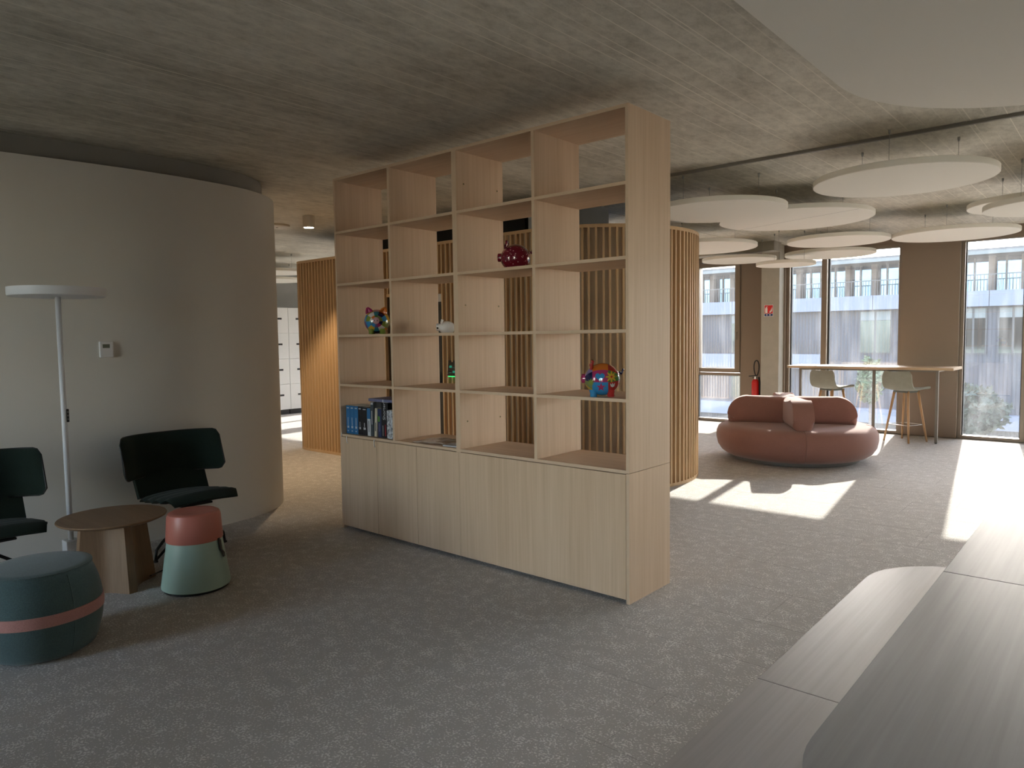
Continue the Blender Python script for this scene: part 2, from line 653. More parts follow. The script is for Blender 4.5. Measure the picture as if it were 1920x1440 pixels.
# ---- ceiling: two cast slabs with an open joint between them
ceil = struct(box('ceiling', (WEST - 0.3, BACK - 0.3, CEIL + 0.03), (EAST + 0.3, FAC + 0.6, CEIL + 0.25), M['ceiling']), 'board marked concrete ceiling')
JX = -2.5
box('concrete_slab', (WEST - 0.3, BACK - 0.3, CEIL), (JX - 0.006, FAC + 0.3, CEIL + 0.03), M['ceiling'], ceil)
box('concrete_slab', (JX + 0.006, BACK - 0.3, CEIL), (EAST + 0.3, FAC + 0.3, CEIL + 0.03), M['ceiling'], ceil)
rail = box('trim_1', (-1.6, 2.355, CEIL - 0.022), (EAST, 2.385, CEIL), M['bar_leg'])
struct(rail, 'thin dark rail running along the ceiling')

# ---- white curved wall
def catmull(pts, n=6):
    out = []
    P = [Vector((*p, 0)) for p in pts]
    for i in range(len(P) - 1):
        p0 = P[max(i - 1, 0)]; p1 = P[i]; p2 = P[i + 1]; p3 = P[min(i + 2, len(P) - 1)]
        for k in range(n):
            t = k / n
            out.append(0.5 * ((2 * p1) + (p2 - p0) * t + (2 * p0 - 5 * p1 + 4 * p2 - p3) * t * t + (3 * p1 - p0 - 3 * p2 + p3) * t ** 3))
    out.append(P[-1])
    return [(p.x, p.y) for p in out]


def offset_path(path, d):
    out = []
    n = len(path)
    for i, p in enumerate(path):
        a = path[max(i - 1, 0)]; b = path[min(i + 1, n - 1)]
        t = Vector((b[0] - a[0], b[1] - a[1])).normalized()
        out.append((p[0] - t.y * d, p[1] + t.x * d))
    return out


def wall_band(path, thick, z0, z1):
    inner = offset_path(path, thick)
    n = len(path)
    vs = [(x, y, z) for z in (z0, z1) for x, y in path] + [(x, y, z) for z in (z0, z1) for x, y in inner]
    fs = []
    for i in range(n - 1):
        fs += [(i, i + 1, n + i + 1, n + i), (2 * n + i + 1, 2 * n + i, 3 * n + i, 3 * n + i + 1),
               (n + i, n + i + 1, 3 * n + i + 1, 3 * n + i), (i + 1, i, 2 * n + i, 2 * n + i + 1)]
    fs += [(0, n, 3 * n, 2 * n), (n - 1, 3 * n - 1, 4 * n - 1, 2 * n - 1)]
    bm = bmesh.new(); me = mesh_from(vs, fs); bm.from_mesh(me); bpy.data.meshes.remove(me)
    return bm_mesh(bm, True, R(40))


wl = catmull([(-3.85, BACK), (-3.72, -3.6), (-3.60, -2.3), (-3.535, -1.8), (-3.485, -1.4), (-3.46, -1.0), (-3.475, -0.62), (-3.52, -0.3), (-3.60, -0.09),
              (-3.70, 0.06), (-3.86, 0.21), (-4.12, 0.34), (-4.6, 0.41), (-6.0, 0.43), (WEST, 0.43)], 8)
wall_left = struct(link('wall_left', wall_band(wl, 0.14, 0.0, 2.75), M['white_wall']), 'curved white plaster wall with rounded end')
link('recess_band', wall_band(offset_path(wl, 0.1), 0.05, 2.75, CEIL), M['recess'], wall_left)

# ---- slatted pod
PODH = 2.545
def pod_path():
    pts = []   # (x, y, nx, ny) arclength-sampled outline, starting on the left flank
    seg = []
    r1, r2 = 0.3, 1.1
    x0, xr, y0, y1 = -6.68, -2.4, 2.1, 4.3
    def line(a, b):
        L = (Vector(b) - Vector(a)).length; n = max(2, int(L / 0.01))
        d = (Vector(b) - Vector(a)).normalized()
        for k in range(n):
            p = Vector(a).lerp(Vector(b), k / n); seg.append((p.x, p.y, d.y, -d.x))
    def arc(cx, cy, r, a0, a1):
        n = max(4, int(abs(a1 - a0) * r / 0.01))
        for k in range(n):
            a = a0 + (a1 - a0) * k / n
            seg.append((cx + r * math.cos(a), cy + r * math.sin(a), math.cos(a), math.sin(a)))
    line((x0, y1 - r1), (x0, y0 + r1))
    arc(x0 + r1, y0 + r1, r1, PI, 1.5 * PI)
    line((x0 + r1, y0), (xr, y0))
    arc(xr, y0 + r2, r2, -0.5 * PI, 0.5 * PI)
    line((xr, y1), (x0 + r1, y1))
    arc(x0 + r1, y1 - r1, r1, 0.5 * PI, PI)
    return seg


PP = pod_path()
DX0, DX1, DH = -4.62, -3.72, 1.99
wall_back = sempty('wall_back', 'curved wall clad with upright oak slats', (-3.9, 3.2, 0))


def pod_local(x, y, z=0):
    return (x + 3.9, y - 3.2, z)


def pod_band(off, thick, z0, z1, skip_door=False):
    outer = [(p[0] - p[2] * off, p[1] - p[3] * off) for p in PP[::4]]
    inner = [(p[0] - p[2] * (off + thick), p[1] - p[3] * (off + thick)) for p in PP[::4]]
    n = len(outer)
    vs = []
    for ring in (outer, inner):
        for z in (z0, z1):
            vs += [pod_local(x, y, z) for x, y in ring]
    fs = []
    for i in range(n):
        j = (i + 1) % n
        if skip_door:
            mx = (outer[i][0] + outer[j][0]) / 2; my = (outer[i][1] + outer[j][1]) / 2
            if DX0 < mx < DX1 and my < 2.5:
                continue
        fs += [(i, j, n + j, n + i), (2 * n + j, 2 * n + i, 3 * n + i, 3 * n + j), (n + i, n + j, 3 * n + j, 3 * n + i), (j, i, 2 * n + i, 2 * n + j)]
    bm = bmesh.new(); me = mesh_from(vs, fs); bm.from_mesh(me); bpy.data.meshes.remove(me)
    return bm_mesh(bm, True, R(40))


link('backing_panel', pod_band(0.038, 0.06, 0.0, DH + 0.02, True), M['slat_back'], wall_back)
link('backing_panel', pod_band(0.038, 0.06, DH + 0.02, PODH, False), M['slat_back'], wall_back)
link('bottom_rail', pod_band(0.0, 0.045, 0.0, 0.032, True), M['slat_rail'], wall_back)
link('top_rail', pod_band(0.0, 0.05, PODH - 0.032, PODH, False), M['slat_rail'], wall_back)
link('pod_roof', prism_me([pod_local(p[0] - p[2] * 0.08, p[1] - p[3] * 0.08)[:2] for p in PP[::8]], PODH - 0.03, PODH - 0.005), M['duct_black'], wall_back)
slat_me = box_me((-0.0095, 0, 0.032), (0.0095, 0.038, PODH - 0.032)); slat_me.materials.append(M['slat'])
slat_short = box_me((-0.0095, 0, DH + 0.03), (0.0095, 0.038, PODH - 0.032)); slat_short.materials.append(M['slat'])
acc, last, SP = 0.0, None, 0.0665
for p in PP:
    if last is not None:
        acc += math.hypot(p[0] - last[0], p[1] - last[1])
    last = p
    if acc >= SP:
        acc -= SP
        over = DX0 - 0.01 < p[0] < DX1 + 0.01 and p[1] < 2.5
        o = bpy.data.objects.new('slat', slat_short if over else slat_me); C.objects.link(o)
        o.parent = wall_back
        o.location = pod_local(p[0], p[1])
        o.rotation_euler = (0, 0, math.atan2(p[3], p[2]) + PI / 2)
# doorway in the slat wall
box('door_lintel', pod_local(DX0, 2.11, DH - 0.005), pod_local(DX1, 2.16, DH + 0.03), M['slat_rail'], wall_back)
door = struct(box('door_1', (DX0, 2.19, 0.005), (DX1, 2.235, 1.9), M['door_dark']), 'dark door set into the slatted wall')
box('door_transom', (DX0, 2.18, 1.9), (DX1, 2.235, DH), M['white_plastic'], door)
box('door_handle', (DX1 - 0.09, 2.14, 0.98), (DX1 - 0.075, 2.19, 1.12), M['chrome'], door, 0.004)
box('door_rail', (DX0, 2.185, 1.80), (DX1, 2.19, 1.87), M['black'], door)

# ---- black duct and pale bulkhead above the pod
duct = box('ventilation_duct', (-6.0, 2.4, PODH), (-2.72, 3.3, 2.84), M['duct_black'])
tag(duct, 'matte black ventilation duct above the slatted wall', 'duct')
blk = box('ceiling_bulkhead', (-2.69, 2.42, PODH), (-2.35, 3.4, CEIL), M['grey_wall'])
struct(blk, 'pale grey box between slatted wall and ceiling')

# ---- window wall (far side)
wall_far = sempty('wall_far', 'window wall with bronze metal panels', (0, FAC, 0))


def fpart(name, x0, x1, z0, z1, mat, d0=0.0, d1=0.12, bev=0.0):
    return box(name, (x0, d0, z0), (x1, d1, z1), mat, wall_far, bev)


fpart('header_panel', WEST, EAST, HEAD, CEIL, M['metal_brown'], -0.02, 0.12)
fpart('sill_plate', WEST, EAST, -0.02, 0.012, M['chrome'], 0.0, 0.14)
fpart('outer_ledge', WEST, EAST, -0.15, -0.02, M['concrete'], 0.12, 0.55)
panels = [(WEST, -11.0), (-9.3, -8.9), (-6.9, -6.3), (-4.6, -3.76), (-2.885, -2.16), (-0.495, 0.235), (3.3, 4.0), (5.8, EAST)]
for a, b in panels:
    fpart('cladding_panel', a, b, 0, HEAD, M['metal_brown'], -0.10, 0.12, 0.004)
# openings: list of windows with mullion splits
wins = [(-11.0, -9.3, [-10.15]), (-8.9, -6.9, [-7.9]), (-6.3, -4.6, [-5.45]), (-3.76, -2.885, 'vent'), (-2.16, -0.495, [-1.57]), (0.235, 1.0, []), (1.0, 3.3, [2.1]), (4.0, 5.8, [])]
wi = 0
for a, b, mul in wins:
    wi += 1
    W = sempty('window_%d' % wi, None, (a, FAC, 0))
    w = b - a
    fr = 0.045
    for x in (0, w - fr):
        box('window_jamb', (x, -0.03, 0), (x + fr, 0.1, HEAD), M['frame_brown'], W, 0.003)
        gx = x + fr if x == 0 else x - 0.012
        box('gasket', (gx, 0.03, 0.03), (gx + 0.012, 0.09, HEAD - 0.03), M['gasket'], W)
    box('window_head', (fr, -0.03, HEAD - 0.05), (w - fr, 0.1, HEAD), M['frame_brown'], W)
    box('window_sill', (fr, -0.03, 0), (w - fr, 0.1, 0.04), M['frame_brown'], W)
    edges = [fr]
    if isinstance(mul, list):
        for mx in mul:
            mx -= a
            box('mullion', (mx - 0.05, -0.05, 0.04), (mx + 0.03, 0.1, HEAD - 0.05), M['frame_brown'], W, 0.003)
            box('gasket', (mx + 0.03, 0.03, 0.04), (mx + 0.048, 0.09, HEAD - 0.05), M['gasket'], W)
            edges += [mx - 0.05, mx + 0.048]
        edges.append(w - fr)
        for k in range(0, len(edges), 2):
            box('pane', (edges[k], 0.055, 0.04), (edges[k + 1], 0.058, HEAD - 0.05), M['glass'], W)
    else:
        box('transom', (fr, -0.03, 0.79), (w - fr, 0.1, 0.835), M['frame_brown'], W)
        sash = box('opening_sash', (fr, -0.05, 0.845), (fr + 0.05, 0.08, HEAD - 0.06), M['frame_brown'], W, 0.003)
        box('sash_stile', (w - fr - 0.09, -0.05, 0.845), (w - fr, 0.08, HEAD - 0.06), M['frame_brown'], W, 0.003)
        box('sash_rail', (fr + 0.05, -0.05, 0.845), (w - fr - 0.09, 0.08, 0.915), M['frame_brown'], W, 0.003)
        box('sash_rail', (fr + 0.05, -0.05, HEAD - 0.13), (w - fr - 0.09, 0.08, HEAD - 0.06), M['frame_brown'], W, 0.003)
        tube('window_handle', [(w - fr - 0.045, -0.05, 1.52), (w - fr - 0.045, -0.085, 1.52), (w - fr - 0.045, -0.09, 1.40)], 0.009, M['frame_brown'], W)
        box('pane', (fr + 0.05, 0.03, 0.915), (w - fr - 0.09, 0.033, HEAD - 0.13), M['glass'], W)
        box('pane', (fr, 0.055, 0.04), (w - fr, 0.058, 0.79), M['glass'], W)
col = struct(box('column', (-2.47, 8.0, 0), (-2.18, FAC - 0.1, CEIL), M['concrete'], None, 0.006), 'square cast concrete column beside the windows')
bm_ = struct(box('beam', (WEST, 7.55, 2.76), (-2.1, 7.85, CEIL), M['concrete']), 'shallow concrete beam under the ceiling')

# ---- walls out of the picture
wall_right = struct(box('wall_right', (EAST, BACK - 0.3, 0), (EAST + 0.2, FAC + 0.1, CEIL), M['white_wall']))
wall_west = struct(box('wall_west', (WEST - 0.2, 0.4, 0), (WEST, FAC + 0.1, CEIL), M['grey_wall']))
wb = sempty('wall_behind', None, (0, BACK, 0))
BW = [(-3.2, -2.0), (2.4, 4.4)]
prev = -4.2
for a, b in BW + [(EAST, EAST)]:
    box('wall_pier', (prev, -0.2, 0), (a, 0, CEIL), M['white_wall'], wb)
    prev = b
box('wall_header', (-4.2, -0.2, HEAD - 0.1), (EAST, 0, CEIL), M['white_wall'], wb)
for a, b in BW:
    wi += 1
    W = sempty('window_%d' % wi, None, (a, BACK, 0))
    w = b - a
    for x in (0, w - 0.05):
        box('window_jamb', (x, -0.12, 0), (x + 0.05, -0.02, HEAD - 0.1), M['frame_brown'], W)
    box('window_sill', (0.05, -0.12, 0), (w - 0.05, -0.02, 0.05), M['frame_brown'], W)
    box('window_head', (0.05, -0.12, HEAD - 0.15), (w - 0.05, -0.02, HEAD - 0.1), M['frame_brown'], W)
    box('pane', (0.05, -0.075, 0.05), (w - 0.05, -0.072, HEAD - 0.15), M['glass'], W)


# ================================================================== BOOKSHELF
SW, SD, SH, PT = 2.652, 0.46, 2.735, 0.019
shelf = thing('bookshelf', 'tall open oak room divider bookshelf with closed base cabinets', 'bookshelf', (-SW, 0, 0))
ROWS = [0.735, 1.131, 1.514, 1.911, 2.310]


def with_edge(name, lo, hi, mat, parent=shelf, ax='y'):
    """board with its own front edge band as a second material"""
    me = box_me(lo, hi)
    me.materials.append(mat); me.materials.append(M['oak_edge'])
    for p in me.polygons:
        if p.normal.y < -0.9:
            p.material_index = 1
    return link(name, me, None, parent)


for x0 in (0.0, SW - PT):
    with_edge('side_panel', (x0, 0, 0.738), (x0 + PT, SD, SH), M['oak'])
    with_edge('base_side_panel', (x0, 0.0, 0), (x0 + PT, SD, 0.735), M['oak'])
for x0 in (1.305, 1.3255):
    with_edge('middle_panel', (x0, 0, 0.024), (x0 + 0.0205, SD, SH - PT), M['oak'])
modules = [(PT, 1.305), (1.346, SW - PT)]
with_edge('top_panel', (PT, 0, SH - PT), (SW - PT, SD, SH), M['oak_x'])
for (a, b), dv in zip(modules, (0.646, 1.980)):
    prevz = 0.75
    for i, z in enumerate(ROWS):
        with_edge('shelf_board', (a, 0.0, z), (b, SD, z + 0.0185), M['oak_x'])
    zs = ROWS + [SH - PT]
    for i in range(5):
        with_edge('divider', (dv, 0.001, zs[i] + 0.0185), (dv + 0.022, SD, zs[i + 1]), M['oak'])
# base fronts
for a, b in ((PT + 0.002, 0.4555), (0.4585, 0.9015), (0.9045, 1.3305)):
    dmesh = box('cabinet_door', (a, -0.002, 0.024), (b, 0.017, 0.731), M['door_oak'], shelf, 0.0012, 1)
box('blank_front', (1.3335, -0.002, 0.024), (SW - PT - 0.002, 0.017, 0.731), M['door_oak'], shelf, 0.0012, 1)
box('base_back', (PT, SD - 0.02, 0.03), (SW - PT, SD - 0.001, 0.731), M['door_oak'], shelf)
box('base_floor', (PT, 0.02, 0.024), (SW - PT, SD - 0.02, 0.042), M['oak_x'], shelf)
box('plinth', (PT, 0.06, 0.0), (SW - PT, SD - 0.06, 0.024), M['black'], shelf)
# shelf pin holes on the middle panels
for row in (0, 2, 4):
    z = ROWS[row] + 0.2
    for y in (0.07, 0.40):
        lathe('pin_hole', [(0.0001, 0.001), (0.0075, 0.001), (0.0085, 0.0)], M['brass'], shelf, 12, loc=(1.3463, y, z), rot=(0, PI / 2, 0))
        lathe('pin_hole', [(0.0001, 0.0015), (0.0045, 0.0015), (0.0045, 0.0)], M['black'], shelf, 10, loc=(1.3465, y, z), rot=(0, PI / 2, 0))
# white key tags hanging from the door tops
for x, ln in ((0.03, -1), (0.10, 1), (0.44, 1)):
    tube('key_tag', [(x, -0.003, 0.762 if ln < 0 else 0.742), (x - 0.006, -0.008, 0.735), (x - 0.004, -0.008, 0.70), (x + 0.004, -0.006, 0.685)][: 2 if ln < 0 else 4], 0.0035, M['white_plastic'], shelf, 6)

# ---- books
BZ = ROWS[0] + 0.0185
bookcols = dict(blue=(0.025, 0.16, 0.38), black=(0.012, 0.012, 0.016), white=(0.55, 0.58, 0.62), tan=(0.6, 0.56, 0.45), navy=(0.02, 0.035, 0.11),
                slate=(0.05, 0.065, 0.08), marble=(0.42, 0.46, 0.53), lavender=(0.16, 0.17, 0.30), green=(0.12, 0.32, 0.06), red=(0.35, 0.02, 0.03), paper=(0.62, 0.58, 0.5))
BM = {k: plain('book_' + k, v, 0.45, var=0.06) for k, v in bookcols.items()}
t_ = NT('book_marble'); v_ = t_.coord('obj'); n_ = t_.ramp(t_.noise(v_, 34.0, 5, 0.7), 0.44, 0.6)
t_.bsdf(t_.mix(n_, (0.62, 0.66, 0.72), (0.06, 0.07, 0.11)), 0.45); BM['marble'] = t_.m


def book(label, x, w, h, d, cov, y=0.045, lean=0.0, deco=(), group=None):
    b = thing('book', label, 'book', (x + w / 2, y, BZ), 0.0, group)
    b.rotation_euler = (0, lean, 0)
    b.location.z += math.sin(lean) * w / 2
    cover = box('cover', (-w / 2, 0, 0), (w / 2, d, h), BM[cov], b, min(0.0025, w * 0.1))
    box('page_block', (-w / 2 + 0.002, 0.006, h - 0.002), (w / 2 - 0.002, d - 0.003, h + 0.0006), BM['paper'], b)
    for nm, z0, z1, x0, x1, mt in deco:
        box(nm, (-w / 2 + w * x0, -0.0008, h * z0), (-w / 2 + w * x1, 0.0015, h * z1), BM[mt], b)
    return b


marks = [('spine_mark', 0.90, 0.935, 0.25, 0.8, 'white'), ('spine_title', 0.30, 0.58, 0.44, 0.56, 'white'), ('spine_badge', 0.20, 0.28, 0.3, 0.72, 'white'), ('spine_mark', 0.08, 0.12, 0.35, 0.6, 'white')]
x = -SW + PT + 0.006
for k, lb in enumerate(('blue hardback standing against the shelf side panel', 'blue hardback between two other blue hardbacks', 'blue hardback standing beside a black hardback')):
    book(lb, x, 0.049, 0.222, 0.17, 'blue', deco=marks, group='books in the lowest open shelf'); x += 0.0505
book('black hardback with white badge beside the blue hardbacks', x, 0.047, 0.222, 0.17, 'black', deco=[marks[0], marks[2], ('spine_title', 0.30, 0.46, 0.44, 0.56, 'white')], group='books in the lowest open shelf'); x += 0.0485
book('thick black hardback beside the white and blue paperback', x, 0.062, 0.219, 0.17, 'black', deco=[marks[0], marks[2], ('spine_title', 0.30, 0.44, 0.44, 0.56, 'white')], group='books in the lowest open shelf'); x += 0.0655
book('white paperback with a blue upper spine', x, 0.040, 0.213, 0.16, 'white', deco=[('spine_block', 0.62, 1.0, 0, 1, 'blue'), ('spine_title', 0.15, 0.55, 0.42, 0.58, 'slate')]); x += 0.0415
book('tall slate grey book with lettered spine', x, 0.036, 0.262, 0.19, 'slate', deco=[('spine_title', 0.35, 0.75, 0.4, 0.6, 'white'), ('spine_mark', 0.93, 0.99, 0.2, 0.9, 'white')]); x += 0.045
book('thin white paperback leaning beside slate book', x - 0.004, 0.028, 0.218, 0.16, 'tan', lean=R(3.5), deco=[('spine_title', 0.2, 0.5, 0.35, 0.65, 'slate')]); x += 0.042
book('navy book with a green block on its spine', x, 0.042, 0.216, 0.16, 'navy', deco=[('spine_block', 0.55, 0.74, 0, 0.6, 'green'), ('spine_title', 0.2, 0.5, 0.4, 0.55, 'lavender')]); x += 0.0435
bs = book('tall black textbook lettered Shorter along its spine', x, 0.074, 0.266, 0.20, 'black', deco=[('spine_title', 0.05, 0.38, 0.55, 0.68, 'red'), ('spine_title', 0.05, 0.35, 0.2, 0.26, 'white')])
tm = text_me('Shorter', 0.042); tm.materials.append(BM['white'])
link('spine_lettering', tm, None, bs, loc=(0.012, -0.0012, 0.135), rot=(PI / 2, -PI / 2, 0))
x += 0.0755
book('white and black marbled paperback', x, 0.070, 0.212, 0.15, 'marble', y=0.035)
book('black book standing behind the marbled paperback', x + 0.004, 0.066, 0.25, 0.17, 'black', y=0.19, deco=[('spine_title', 0.82, 0.9, 0.1, 0.6, 'red')])
lb = thing('book', 'lavender book lying flat across the standing books', 'book', (-2.36, 0.06, BZ + 0.2665))
box('cover', (0, 0, 0), (0.31, 0.2, 0.022), BM['lavender'], lb, 0.002)
box('spine_band', (0.17, -0.0008, 0), (0.18, 0.001, 0.022), BM['white'], lb)
box('page_block', (0.306, 0.006, 0.003), (0.3106, 0.194, 0.019), BM['paper'], lb)
mg = thing('magazine', 'open glossy magazine lying on the base cabinet', 'magazine', (-1.66, 0.17, BZ), R(8))
t_ = NT('magazine_print'); v_ = t_.coord('obj'); n_ = t_.ramp(t_.noise(v_, 14.0, 3, 0.6), 0.42, 0.62)
t_.bsdf(t_.mix(n_, (0.55, 0.5, 0.46), (0.25, 0.17, 0.12)), 0.25); M['mag'] = t_.m
for sgn in (-1, 1):
    me = grid_me(lambda u, v, s=sgn: (s * u * 0.18, v * 0.24 - 0.12, 0.003 + 0.007 * math.sin(min(1, u * 1.3) * PI) * (1 - 0.5 * u)), 8, 2, 0.003)
    link('page', me, M['mag'], mg)
nb = tag(box('notebook', (-0.08, -0.05, 0), (0.08, 0.05, 0.009), BM['white'], None, 0.002, loc=(-1.43, 0.08, BZ), rot=(0, 0, R(5))), 'thin white notebook lying beside the magazine', 'notebook')

# ---- piggy banks
def pig_body_me(a, b, c, foot=None, pick=None, nu=48, nv=28):
    vs, fs, fm = [], [], []
    for j in range(nv + 1):
        th = PI * j / nv
        for i in range(nu):
            ph = 2 * PI * i / nu
            # axis along x: poles at -x (front) and +x
            xx = -math.cos(th); rr = math.sin(th)
            sq = 0.93
            rr = math.copysign(abs(rr) ** sq, rr)
            y = rr * math.cos(ph) * b; z = rr * math.sin(ph) * c
            taper = 1.0 - 0.16 * max(0, -xx) ** 2
            z *= taper
            vs.append((xx * a, y * taper, z if foot is None else max(z, foot)))
    for j in range(nv):
        for i in range(nu):
            i2 = (i + 1) % nu
            fs.append((j * nu + i, j * nu + i2, (j + 1) * nu + i2, (j + 1) * nu + i))
            if pick:
                th = PI * (j + 0.5) / nv; ph = (2 * PI * (i + 0.5) / nu)
                fm.append(pick(th, ph))
    bm = bmesh.new(); me = mesh_from(vs, fs)
    if pick:
        me.polygons.foreach_set('material_index', fm)
    bm.from_mesh(me); bpy.data.meshes.remove(me)
    bmesh.ops.remove_doubles(bm, verts=bm.verts, dist=1e-5)
    return bm_mesh(bm, True)


def ear_me(h, w):
    def fn(u, v):
        s = (u - 0.5) * 2
        ww = w * (1 - v ** 1.6) + 0.002
        return (0.25 * h * v * v - 0.012 * s * s, s * ww, h * v)
    return grid_me(fn, 8, 8, 0.012)


def pig(name_label, loc, rotz, a, b, c, body_mats, pick, snout_m, ear_ms, leg_m, tail_m, ear=1.0, legs=True):
    t = thing('piggy_bank', name_label, 'piggy bank', loc, rotz)
    lift = c + (0.005 if legs else -0.010)
    me = pig_body_me(a, b, c, None if legs else -lift + 0.0003, pick)
    for mm in body_mats:
        me.materials.append(mm)
    body = link('body', me, None, t, loc=(0, 0, lift))
    sn = link('snout', lathe_me([(0.0001, 0.0), (0.018, 0.0), (0.026, 0.004), (0.0275, 0.012), (0.026, 0.045), (0.0, 0.045)], 24), snout_m, t, loc=(-a - 0.018, 0, lift + 0.005), rot=(0, PI / 2, 0))
    for s in (-1, 1):
        lathe('nostril', [(0.0001, -0.001), (0.0042, -0.001), (0.0045, 0.003)], BM['black'], sn, 10, loc=(0, s * 0.010, 0.0))
    for s, em in zip((-1, 1), ear_ms):
        link('ear', ear_me(0.04 * ear, 0.025 * ear), em, t, loc=(-a * 0.52, s * b * 0.52, lift + c * 0.74), rot=(R(-24 * s), R(-8), R(90) if False else 0))
    if legs:
        for k, (sx, sy) in enumerate(((-1, -1), (-1, 1), (1, -1), (1, 1))):
            lathe('leg', [(0.0001, 0.0), (0.018, 0.0), (0.021, 0.005), (0.020, 0.02), (0.026, 0.042)], leg_m[k % len(leg_m)], t, 16, loc=(sx * a * 0.48, sy * b * 0.42, 0))
    pts = [(a * 0.97 + 0.012 * k / 10 * 2, 0.010 * math.sin(k * 0.75), lift + 0.03 + 0.010 * math.cos(k * 0.75) + 0.002 * k) for k in range(11)]
    tube('tail', pts, 0.005, tail_m, t, 8)
    return t, lift


def gloss(name, col):
    return plain('glaze_' + name, col, 0.12, var=0.08, spec=0.6, coat=0.6)


G = {k: gloss(k, v) for k, v in dict(red=(0.42, 0.03, 0.03), orange=(0.6, 0.16, 0.02), yellow=(0.55, 0.36, 0.04), green=(0.05, 0.2, 0.05), lime=(0.22, 0.30, 0.05),
                                     blue=(0.03, 0.24, 0.52), teal=(0.03, 0.20, 0.27), purple=(0.12, 0.06, 0.22), pink=(0.55, 0.3, 0.32), magenta=(0.36, 0.03, 0.12),
                                     navy=(0.01, 0.015, 0.07), white=(0.7, 0.68, 0.66), black=(0.01, 0.01, 0.01), lilac=(0.2, 0.17, 0.38), olive=(0.2, 0.24, 0.1)).items()}

# maroon dotted pig
t_ = NT('glaze_maroon_dots'); v_ = t_.coord('obj')
vo = t_.n('ShaderNodeTexVoronoi'); vo.inputs['Scale'].default_value = 62.0; vo.inputs['Randomness'].default_value = 0.8; t_.l(v_, vo.inputs['Vector'])
dot = t_.math('LESS_THAN', vo.outputs['Distance'], 0.24)
ring = t_.math('MULTIPLY', dot, t_.ramp(t_.noise(v_, 40.0, 2), 0.3, 0.5))
pp = t_.bsdf(t_.mix(ring, (0.15, 0.005, 0.02), (0.6, 0.28, 0.32)), 0.12, 0, 0.6)
pp.inputs['Coat Weight'].default_value = 0.6; pp.inputs['Coat Roughness'].default_value = 0.04
M['maroon'] = t_.m
G['maroon'] = gloss('maroon', (0.135, 0.004, 0.018))
p = at_y(966, 480, 0.2)
pig('maroon glazed piggy bank with pale dots on the shelf', (p.x, 0.2, ROWS[3] + 0.0185), R(38), 0.098, 0.088, 0.088, [M['maroon']], None, M['maroon'], (M['maroon'], M['maroon']), [G['maroon']], G['maroon'], legs=False)

# colour block pig facing out
cb = ['white', 'blue', 'olive', 'red', 'magenta', 'orange', 'teal', 'lime', 'yellow', 'purple', 'green', 'pink', 'navy']
def pick_blocks(th, ph):
    i = int(ph / (2 * PI) * 10); j = int(th / PI * 6)
    return (i * 5 + j * 7 + (i * j) % 4) % len(cb)
p = at_y(707, 600, 0.16)
pig('piggy bank glazed in plain colour blocks facing out', (p.x, 0.16, ROWS[2] + 0.0185), R(137), 0.095, 0.098, 0.093, [G[k] for k in cb], pick_blocks, G['pink'], (G['orange'], G['magenta']), [G['lime']], G['blue'])

# patchwork pig with flower, heart, star, tulip
pw = ['red', 'magenta', 'blue', 'green', 'navy', 'lilac', 'olive', 'orange', 'yellow']
def pick_patch(th, ph):
    j = 0 if th < 0.33 * PI else (1 if th < 0.62 * PI else 2)
    up = math.sin(ph)
    band = 0 if up > 0.62 else (1 if up > -0.12 else (2 if up > -0.75 else 3))
    tbl = [[5, 7, 0, ], [4, 1, 3], [6, 2, 0], [8, 2, 0]]
    v = tbl[band][j]
    if math.cos(ph) > 0:
        v = (v + 3 + j) % len(pw)
    return v
p = at_z(1129, 743, ROWS[1] + 0.0185)
pig3, lift = pig('patchwork piggy bank painted with flower, heart and star', (p.x, p.y, ROWS[1] + 0.0185), R(34), 0.103, 0.094, 0.094, [G[k] for k in pw], pick_patch, G['magenta'], (G['red'], G['olive']), [G['blue'], G['yellow'], G['red'], G['red']], G['navy'])


def decal(name, poly, u0, w0, mat, parent, a=0.103, b=0.094, c=0.094, k=1.012):
    """flat painted shape wrapped on the pig's flank; poly in metres on the flank (u along body, w up)"""
    bm = bmesh.new()
    n = len(poly)
    rings = []
    for s in (0.0, 0.5, 1.0):
        ring = []
        for (u, w) in poly:
            x = u0 + u * s; z = w0 + w * s
            q = max(0.02, 1 - (x / a) ** 2 - (z / c) ** 2)
            ring.append((x * k, -b * math.sqrt(q) * k - 0.0006, z * k + lift))
        rings.append(ring)
    cv = bm.verts.new(rings[0][0])
    r1 = [bm.verts.new(q) for q in rings[1]]; r2 = [bm.verts.new(q) for q in rings[2]]
    for i in range(n):
        j = (i + 1) % n
        bm.faces.new((cv, r1[i], r1[j])); bm.faces.new((r1[i], r2[i], r2[j], r1[j]))
    return link(name, bm_mesh(bm, True), mat, parent)


fl = [((0.024 + 0.009 * math.cos(8 * a_)) * math.cos(a_), (0.024 + 0.009 * math.cos(8 * a_)) * math.sin(a_)) for a_ in [2 * PI * k / 64 for k in range(64)]]
decal('painted_flower', fl, 0.052, 0.018, G['yellow'], pig3)
decal('painted_flower_eye', [(0.006 * math.cos(k), 0.006 * math.sin(k)) for k in [2 * PI * q / 12 for q in range(12)]], 0.052, 0.018, G['red'], pig3, k=1.02)
ht = []
for q in range(40):
    s = 2 * PI * q / 40
    ht.append((0.026 * math.sin(s) ** 3, 0.0017 * (13 * math.cos(s) - 5 * math.cos(2 * s) - 2 * math.cos(3 * s) - math.cos(4 * s))))
decal('painted_heart', ht, -0.012, 0.018, G['blue'], pig3)
stp = [((0.026 if k % 2 == 0 else 0.011) * math.sin(PI * k / 5), (0.026 if k % 2 == 0 else 0.011) * math.cos(PI * k / 5)) for k in range(10)]
